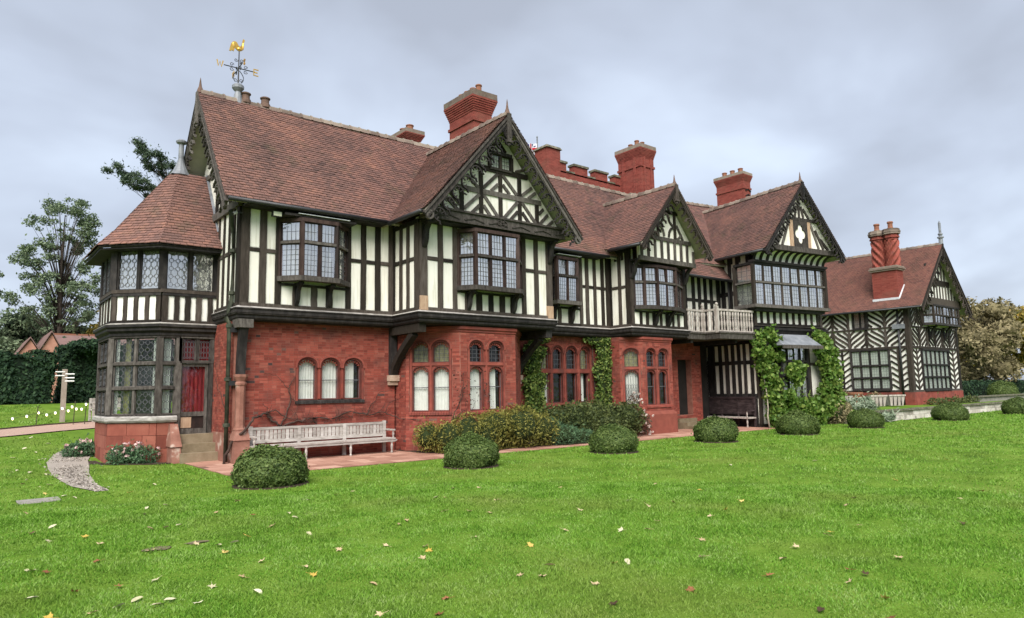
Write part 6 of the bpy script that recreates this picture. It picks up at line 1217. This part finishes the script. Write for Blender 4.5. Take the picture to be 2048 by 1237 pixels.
KM = {'t': ('fallen_tan', 'tan lobed fallen leaf lying on the green lawn'), 'y': ('fallen_yellow', 'bright yellow fallen leaf lying on the green lawn'), 'r': ('fallen_rust', 'rust red fallen leaf lying on the green lawn'), 'p': ('fallen_pale', 'pale cream fallen leaf lying on the green lawn'), 'd': ('fallen_dark', 'dark brown fallen leaf lying on the green lawn')}
LM = {k: [leaf_mesh(i*7+3, m) for i in range(3)]+[oval_mesh(i*5+1, m) for i in range(2)] for k, (m, _) in KM.items()}
random.seed(11)
for (x, y, k, s) in LV:
    o = bpy.data.objects.new('fallen_leaf', random.choice(LM[k][3:] if k == 'p' and random.random() < .7 else LM[k][:3] if s > .056 or random.random() < .6 else LM[k])); COL.objects.link(o)
    s *= .95; o.location = (x, y, float(hgt(np.array(x), np.array(y)))+.014); o.rotation_euler = (random.gauss(0, .22), random.gauss(0, .22), random.uniform(0, 6.28)); o.scale = (s, s, s)
    tag(o, KM[k][1], 'leaf', {'t': 'tan leaves fallen on the lawn', 'y': 'yellow leaves fallen on the lawn', 'r': 'rust leaves fallen on the lawn', 'p': 'pale leaves fallen on the lawn', 'd': 'brown leaves fallen on the lawn'}[k])

# ================================================================== terrace on the east side
part('terrace', MB().slab([(25.2, -3.72), (90, -3.72), (90, 12), (30, 12), (25.2, -1.0)], -.05, .46), 'lawn', None, kind='structure')
tw_ = thing('terrace_wall', (35, -3.8, 0), 'long low white stone retaining wall with dark mossy coping below the east wing', 'wall')
part('wall_core', MB().box(W0, 25.4, 75, -3.84, -3.74, -.05, .44), 'stone_grey', tw_)
for row in range(2):
    x = 25.3-row*.2; z = .005+row*.215
    while x < 62:
        w_ = random.uniform(.45, .95); 
        part('stone_block', MB().box(W0, max(x, 25.3)+.008, x+w_-.008, -3.90+random.uniform(-.012, .012), -3.80, z+.005, z+.21, .006), 'stone_pale', tw_); x += w_
x = 25.2
while x < 62:
    w_ = random.uniform(.8, 1.3); part('coping_stone', MB().box(W0, x+.006, x+w_-.006, -3.98+random.uniform(-.01, .01), -3.68, .435, .52+random.uniform(-.008, .008), .006), 'stone_mossy', tw_); x += w_
for i, z in enumerate((.14, .27)): solo('terrace_step', MB().box(W0, 24.6+i*.5, 25.6, -4.2+i*.15, -3.3, 0 if i == 0 else .14, z, .01), 'stone_mossy', ('lower' if i == 0 else 'upper')+' mossy stone step at the end of the white terrace wall', 'step')
sw = thing('terrace_wall', (50, -2.2, .46), 'short grey stone wall on the terrace far behind the white retaining wall', 'wall'); part('wall_core', MB().box(W0, 44, 75, -2.3, -2.0, .4, .75), 'stone_grey', sw); part('coping', MB().box(W0, 43.9, 75, -2.4, -1.9, .75, .83), 'stone_mossy', sw)
for (x, y, lab) in ((33.65, -.75, 'weathered square wooden planter tub left of its twin under the east wing window'), (34.85, -1.2, 'weathered square wooden planter tub right of its twin under the east wing corner')):
    t = thing('planter', (x, y, .46), lab, 'planter', 'wooden planter tubs on the terrace'); f = Fr(x, y, -40)
    part('tub', MB().hexa([f.p(-.34, -.34, .50), f.p(.34, -.34, .50), f.p(.34, .34, .50), f.p(-.34, .34, .50), f.p(-.42, -.42, 1.05), f.p(.42, -.42, 1.05), f.p(.42, .42, 1.05), f.p(-.42, .42, 1.05)]), 'planter_wood', t)
    for q in (-.21, 0, .21): part('batten', MB().box(f, q-.012, q+.012, -.425, -.36, .52, 1.0), 'room_dark', t)
    part('rim', MB().box(f, -.45, .45, -.45, -.38, 1.02, 1.10), 'planter_wood', t); part('soil', MB().box(f, -.38, .38, -.38, .38, .98, 1.0), 'earth', t)
t = thing('flower_pot', (36.2, 1.45, .46), 'terracotta pot against the east wing wall', 'pot'); part('pot', MB().lathe((36.2, 1.45, .46), [(.26, 0), (.34, .5), (.36, .62), (.42, .64), (.42, .76), (.36, .77)], 14), 'pot_clay', t); part('soil', MB().lathe((36.2, 1.45, 1.18), [(.35, 0), (.35, .03)], 14), 'earth', t)
t = thing('planter', (31.2, -.2, .46), 'pale wooden tub half hidden behind the vine at the house corner', 'planter'); part('tub', MB().hexa([(30.9, -.5, .46), (31.5, -.5, .46), (31.5, .1, .46), (30.9, .1, .46), (30.85, -.55, 1.1), (31.55, -.55, 1.1), (31.55, .15, 1.1), (30.85, .15, 1.1)]), 'planter_wood', t); part('soil', MB().box(W0, 30.9, 31.5, -.5, .1, 1.09, 1.12), 'earth', t)
plant('agave', [((29.9, -1.6, .75), (.9, .6, .3)), ((28.8, -2.4, .6), (.6, .5, .25))], 900, .13, 'leaf_grey', 'pale grey-green spiky plant on the terrace before the pots', 'plant', base=(29.9, -1.6, .46), aspect=.22)
plant('agave', [((27.0, -4.15, .25), (.45, .22, .2))], 260, .13, 'leaf_grey', 'pale spiky plant growing against the white terrace wall', 'plant', base=(27.0, -4.15, 0), aspect=.22)
plant('shrub', [((24.6, -2.9, .45), (.8, .6, .5)), ((25.6, -2.6, .6), (.7, .5, .4))], 3000, .06, 'leaf_brown', 'brownish twiggy shrub between the vine and the terrace wall', 'shrub', core='leaf_box_core', base=(25, -2.8, 0))
plant('shrub', [((36.3, 2.4, .9), (.4, .6, .5)), ((36.3, .4, .8), (.35, .5, .4))], 1500, .06, 'leaf_brown', 'brown withered shrub along the east wing plinth', 'shrub', core='leaf_box_core', base=(36.3, 1.4, .46))
plant('shrub', [((37.6+i*.9, -2.2, .62), (.5, .4, .22)) for i in range(8)], 1800, .06, 'leaf_shrub', 'low green planting along the plinth of the east gable', 'shrub', base=(40, -2.2, .46))

# ================================================================== left background
def hedge(x0, x1, y0, y1, z0, z1, n, label, nm='hedge', size=.09, mat='leaf_hedge', core='leaf_hedge_core'):
    t = thing(nm, ((x0+x1)/2, (y0+y1)/2, z0), label, 'hedge')
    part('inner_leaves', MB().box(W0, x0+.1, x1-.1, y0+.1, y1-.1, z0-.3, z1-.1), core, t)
    P, Nn = [], []
    for (ax, k) in (('f', (x1-x0)*(z1-z0)), ('t', (x1-x0)*(y1-y0)*1.2), ('l', (y1-y0)*(z1-z0)), ('r', (y1-y0)*(z1-z0))):
        m_ = int(n*k/((x1-x0)*(z1-z0)+(x1-x0)*(y1-y0)*1.2+2*(y1-y0)*(z1-z0))); u, v = rng.random(m_), rng.random(m_)
        if ax == 'f': P.append(np.stack([x0+u*(x1-x0), np.full(m_, y0), z0+v*(z1-z0)], 1)); Nn.append(np.tile((0, -1., 0), (m_, 1)))
        elif ax == 't': P.append(np.stack([x0+u*(x1-x0), y0+v*(y1-y0), np.full(m_, z1)], 1)); Nn.append(np.tile((0, 0, 1.), (m_, 1)))
        else: P.append(np.stack([np.full(m_, x0 if ax == 'l' else x1), y0+u*(y1-y0), z0+v*(z1-z0)], 1)); Nn.append(np.tile((1., 0, 0), (m_, 1)))
    P, Nn = np.concatenate(P), np.concatenate(Nn); P += Nn*(.10*np.sin(P[:, :1]*2.2+P[:, 2:]*1.7)+.07*np.sin(P[:, :1]*5.1+2)+.05*rng.normal(size=(len(P), 1)))+rng.normal(size=P.shape)*.03
    np_part('foliage', leaf_quads(P, size, .5, 0, Nn), mat, t); return t
hedge(-9.5, -1.9, 20.5, 22.6, 1.45, 3.72, 15000, 'dark clipped yew hedge nearer the left picture edge')
hedge(-1.5, 8.0, 22.2, 24.2, 1.45, 4.25, 16000, 'taller dark clipped yew hedge running behind the corner bay')
plant('shrub', [((-.3, 21.8, 4.2), (1.0, .7, .35))], 1300, .09, 'leaf_hedge', 'rounded topiary swelling on top of the taller yew hedge', 'topiary', core='leaf_hedge_core', base=(-.3, 22.4, 1.45))
sp_ = thing('signpost', (-2.32, 12.55, .84), 'wooden post with short white cross arms on the upper lawn', 'post'); part('post', MB().box(W0, -2.40, -2.24, 12.48, 12.62, .7, 2.76, .006), 'post_wood', sp_)
for z, s in ((2.66, -1), (2.52, -1), (2.58, 1), (2.44, 1), (2.32, 1)): part('arm', MB().tube([(-2.32, 12.5, z), (-2.32+s*.30, 12.46, z)], .028, 6), 'white_paint', sp_)
sl = thing('string_lights', (-2.8, 11.6, .75), 'string of small lit garden lamps hung between thin stakes on the lawn', 'string lights')
lp = [(-3.86, 11.65, 1.01), (-3.46, 11.63, 1.08), (-3.13, 11.6, 1.19), (-2.89, 11.58, 1.11), (-2.64, 11.56, 1.17), (-2.44, 11.54, 1.32), (-2.26, 11.52, 1.23), (-2.15, 11.51, 1.37), (-2.02, 11.49, 1.29), (-1.86, 11.47, 1.28), (-1.73, 11.46, 1.45)]
part('cable', MB().tube([(x, y, z+.03) for x, y, z in lp], .006, 4), 'iron_green', sl)
for q in lp: part('lamp', MB().blob(q, (.03, .03, .03), 8, 6), 'bulb', sl); part('shade', MB().lathe((q[0], q[1], q[2]+.03), [(.05, 0), (.02, .03)], 7), 'white_paint', sl)
for x, y, z in ((-3.2, 11.5, 1.45), (-2.10, 11.5, 1.60), (-1.75, 11.5, 1.58)): part('stake', MB().tube([(x, y, .6), (x+.04, y, z)], .014, 5), 'bark', sl)
b2 = thing('garden_bench', (-1.1, 12.5, .8), 'small grey bench partly hidden behind the corner bay', 'bench'); f = Fr(-1.5, 12.35, 8)
for nm, a in (('seat', (0, 1.4, -.4, .05, 1.22, 1.27)), ('top_rail', (0, 1.4, .03, .09, 1.60, 1.68)), ('back_board', (0, 1.4, .04, .07, 1.30, 1.60)), ('leg', (0, .07, -.4, -.33, .7, 1.5)), ('leg', (1.33, 1.4, -.4, -.33, .7, 1.5)), ('leg', (0, .07, .02, .09, .7, 1.68)), ('leg', (1.33, 1.4, .02, .09, .7, 1.68)), ('arm_rest', (0, .07, -.42, .08, 1.48, 1.52)), ('arm_rest', (1.33, 1.4, -.42, .08, 1.48, 1.52))): part(nm, MB().box(f, *a), 'bench_silver', b2)
ch = thing('cottage', (1, 38, 1.4), 'low brick cottage with twin gables and long roof behind the hedge', 'house')
part('wall', MB().box(W0, -1.2, 12, 38.0, 44, 1.0, 4.4), 'far_wall', ch)
for x, w_, zt_ in ((-1.75, 1.35, 5.55), (-.65, 1.45, 5.95)):
    f = Fr(x, 37.2-(.6 if x > -1 else 0)); part('gable', MB().plate(f, [(-w_/2, 1), (w_/2, 1), (w_/2, 4.5), (0, zt_), (-w_/2, 4.5)], [], 0, .2), 'far_wall', ch); part('window', MB().box(f, -.14, .14, -.02, .02, 4.3, 4.6), 'room_dark', ch)
    for s in (-1, 1): part('gable_roof', MB().hexa([f.p(s*(w_/2+.15), -.15, 4.35), f.p(0, -.15, zt_+.1), f.p(0, 7, zt_+.1), f.p(s*(w_/2+.15), 7, 4.35), f.p(s*(w_/2+.15), -.15, 4.43), f.p(0, -.15, zt_+.2), f.p(0, 7, zt_+.2), f.p(s*(w_/2+.15), 7, 4.43)]), 'far_roof', ch)
part('roof', MB().hexa([(-.5, 37.6, 4.3), (12, 37.6, 4.3), (12, 41, 6.15), (-.5, 41, 6.15), (-.5, 37.5, 4.4), (12, 37.5, 4.4), (12, 41, 6.25), (-.5, 41, 6.25)]), 'far_roof', ch); part('ridge', MB().box(W0, -.5, 12, 40.9, 41.1, 6.2, 6.32), 'pot_clay', ch)
def tree(name, base, h_, blobs, n, size, mat, label, r0=.25, core=None, group=None, aspect=.5, shell=.35, limbs=True, bark='bark'):
    t = thing(name, base, label, 'tree', group); B = Vector(base)
    tk = MB().tube([B-Vector((0, 0, .3)), B+Vector((r0*.4, 0, h_*.3)), B+Vector((-r0*.3, r0*.2, h_*.6)), B+Vector((0, 0, h_*.92))], [r0, r0*.8, r0*.55, r0*.12], 9); part('trunk', tk, bark, t, smooth=True)
    if limbs:
        for i, (c, r_) in enumerate(blobs):
            c = Vector(c); z = B.z+max(.18*h_, (c.z-B.z)*.62); s = B+Vector((0, 0, z-B.z)); mdl = (s+c)/2+Vector((0, 0, .12*(c-s).length)); rr = r0*.20*(1-.6*(z-B.z)/h_)
            part('limb', MB().tube([s, mdl, c, c+(c-mdl)*.08], [rr, rr*.6, rr*.25, rr*.1], 6), bark, t, smooth=True)
    Pl = blob_pts(blobs, n, shell); Pl = np.concatenate([Pl, loose(Pl, n//10, (size*2, size*2, size*1.8))]); np_part('crown', leaf_quads(Pl, size*rng.choice([.6, .85, 1.0, 1.25], len(Pl)), aspect), mat, t)
    if core:
        mb = MB()
        for c, r_ in blobs: mb.blob(c, tuple(x*.6 for x in r_), 10, 7, .2)
        part('inner_crown', mb, core, t, smooth=True)
    return t
def cloud(c, R3, n, r, seed, top=1.0):
    random.seed(seed); o = []
    for _ in range(n):
        a, b, q = random.uniform(0, 6.283), random.uniform(-1, 1), random.random()**.45; s = math.sqrt(1-b*b); k = r*random.uniform(.7, 1.3)
        o.append(((c[0]+R3[0]*q*s*math.cos(a), c[1]+R3[1]*q*s*math.sin(a), c[2]+R3[2]*q*b), (k*1.15, k*1.1, k*.75)))
    return o
G = 1.45
# sparse tall tree beyond the hedge: small tufts on thin limbs
bl = []
random.seed(21)
def half_w(z): return float(np.interp(z, [5, 7, 9, 11, 13, 15, 16.5, 17.3], [1.6, 2.3, 2.7, 2.7, 2.4, 1.8, 1.0, .3]))
while len(bl) < 150:
    z = random.uniform(6.5, 16.6); w_ = half_w(z)*(1+.18*math.sin(z*2.3)); u = random.uniform(-1, 1)
    if abs(u) < .25 and random.random() < .5: continue
    r = random.uniform(.22, .52); bl.append(((.22+u*w_, 42+random.uniform(-1.8, 1.8)*(1-abs(u)*.5), z), (r*1.1, r*1.1, r*.75)))
tree('pine_tree', (.22, 42, G), 15.0, bl, 17000, .10, 'leaf_tree_dark', 'tall sparse tree with tufted dark crown rising beyond the yew hedge', .24, shell=.1)
for i, (x, y, z, rx, rz, mt, lab) in enumerate(((-4.6, 44, 5.2, 2.4, 3.0, 'leaf_tree_dark', 'dense dark tree at the left picture edge behind the hedge'), (-1.0, 46, 5.4, 2.6, 3.0, 'leaf_tree_dark', 'rounded grey-green tree below the tall sparse tree'), (2.4, 48, 5.0, 2.2, 2.2, 'leaf_tree_mid', 'yellowish green bush behind the cottage roof'), (4.9, 47, 5.6, 1.8, 4.0, 'leaf_autumn', 'autumn-tinted tree close beside the corner bay'), (-9.5, 46, 6.0, 3.2, 3.6, 'leaf_tree_dark', 'dark tree far left of the hedge'))):
    tree('broadleaf_tree', (x, y, G), z+rz*.6, cloud((x, y, z), (rx, 2.2, rz), 22, 1.0, 30+i), 9000, .15, mt, lab, .25, core='leaf_hedge_core', shell=.5)
tree('broadleaf_tree', (-5.6, 52, G), 12, [((-5.0+random.uniform(-1.5, 1.5), 52+random.uniform(-1, 1), random.uniform(9, 13.2)), (.75, .75, .45)) for _ in range(12)], 2600, .16, 'leaf_tree_dark', 'thin tree top at the left picture edge', .2, shell=.15)
# cedar boughs showing over the corner bay roof
random.seed(5); bl = []
for (x0, z0, x1, z1) in ((2.5, 11.6, .1, 12.9), (2.5, 10.4, -.7, 11.7), (2.4, 10.2, -.25, 11.0), (2.5, 11.3, .5, 12.3)):
    for k in range(10): t_ = .3+.7*k/9; bl.append(((x0+(x1-x0)*t_+random.uniform(-.12, .12), 15.6+random.uniform(-.5, .5), z0+(z1-z0)*t_+random.uniform(-.10, .22)), (.25, .25, .15)))
tree('cedar_tree', (2.7, 15.6, 1.2), 12.0, bl, 9000, .08, 'leaf_pine', 'cedar boughs showing above the corner bay roof', .12, aspect=.25, shell=.05)
# right background
tree('beech_tree', (60.5, 2.5, .6), 8.2, cloud((60.5, 2.5, 4.7), (4.0, 3.2, 3.6), 34, 1.15, 51), 16000, .17, 'leaf_brown', 'broad pale brown tree just right of the east gable', .3, core='leaf_brown', shell=.55)
tree('autumn_tree', (86, 8.5, .6), 10, cloud((86, 8.5, 6.4), (7.0, 5, 3.6), 44, 1.2, 52), 15000, .24, 'leaf_autumn', 'large golden autumn tree at the right picture edge', .45, core='leaf_tree_mid', shell=.45)
tree('autumn_tree', (76, -4.0, .6), 8, cloud((77, -4.5, 4.3), (3.6, 3, 2.8), 22, 1.2, 53), 8000, .2, 'leaf_tree_mid', 'green and gold tree below the large autumn tree', .3, core='leaf_tree_mid', shell=.5)
tree('autumn_tree', (92, 0.5, .6), 9, cloud((92, 0.5, 5.0), (5, 4, 3.6), 22, 1.5, 54), 8000, .24, 'leaf_autumn', 'farther autumn tree at the extreme right', .3, core='leaf_tree_mid', shell=.5)
hedge(47.0, 70, 0.2, 2.2, .46, 1.62, 9000, 'low dark hedge on the terrace to the right of the east wing')
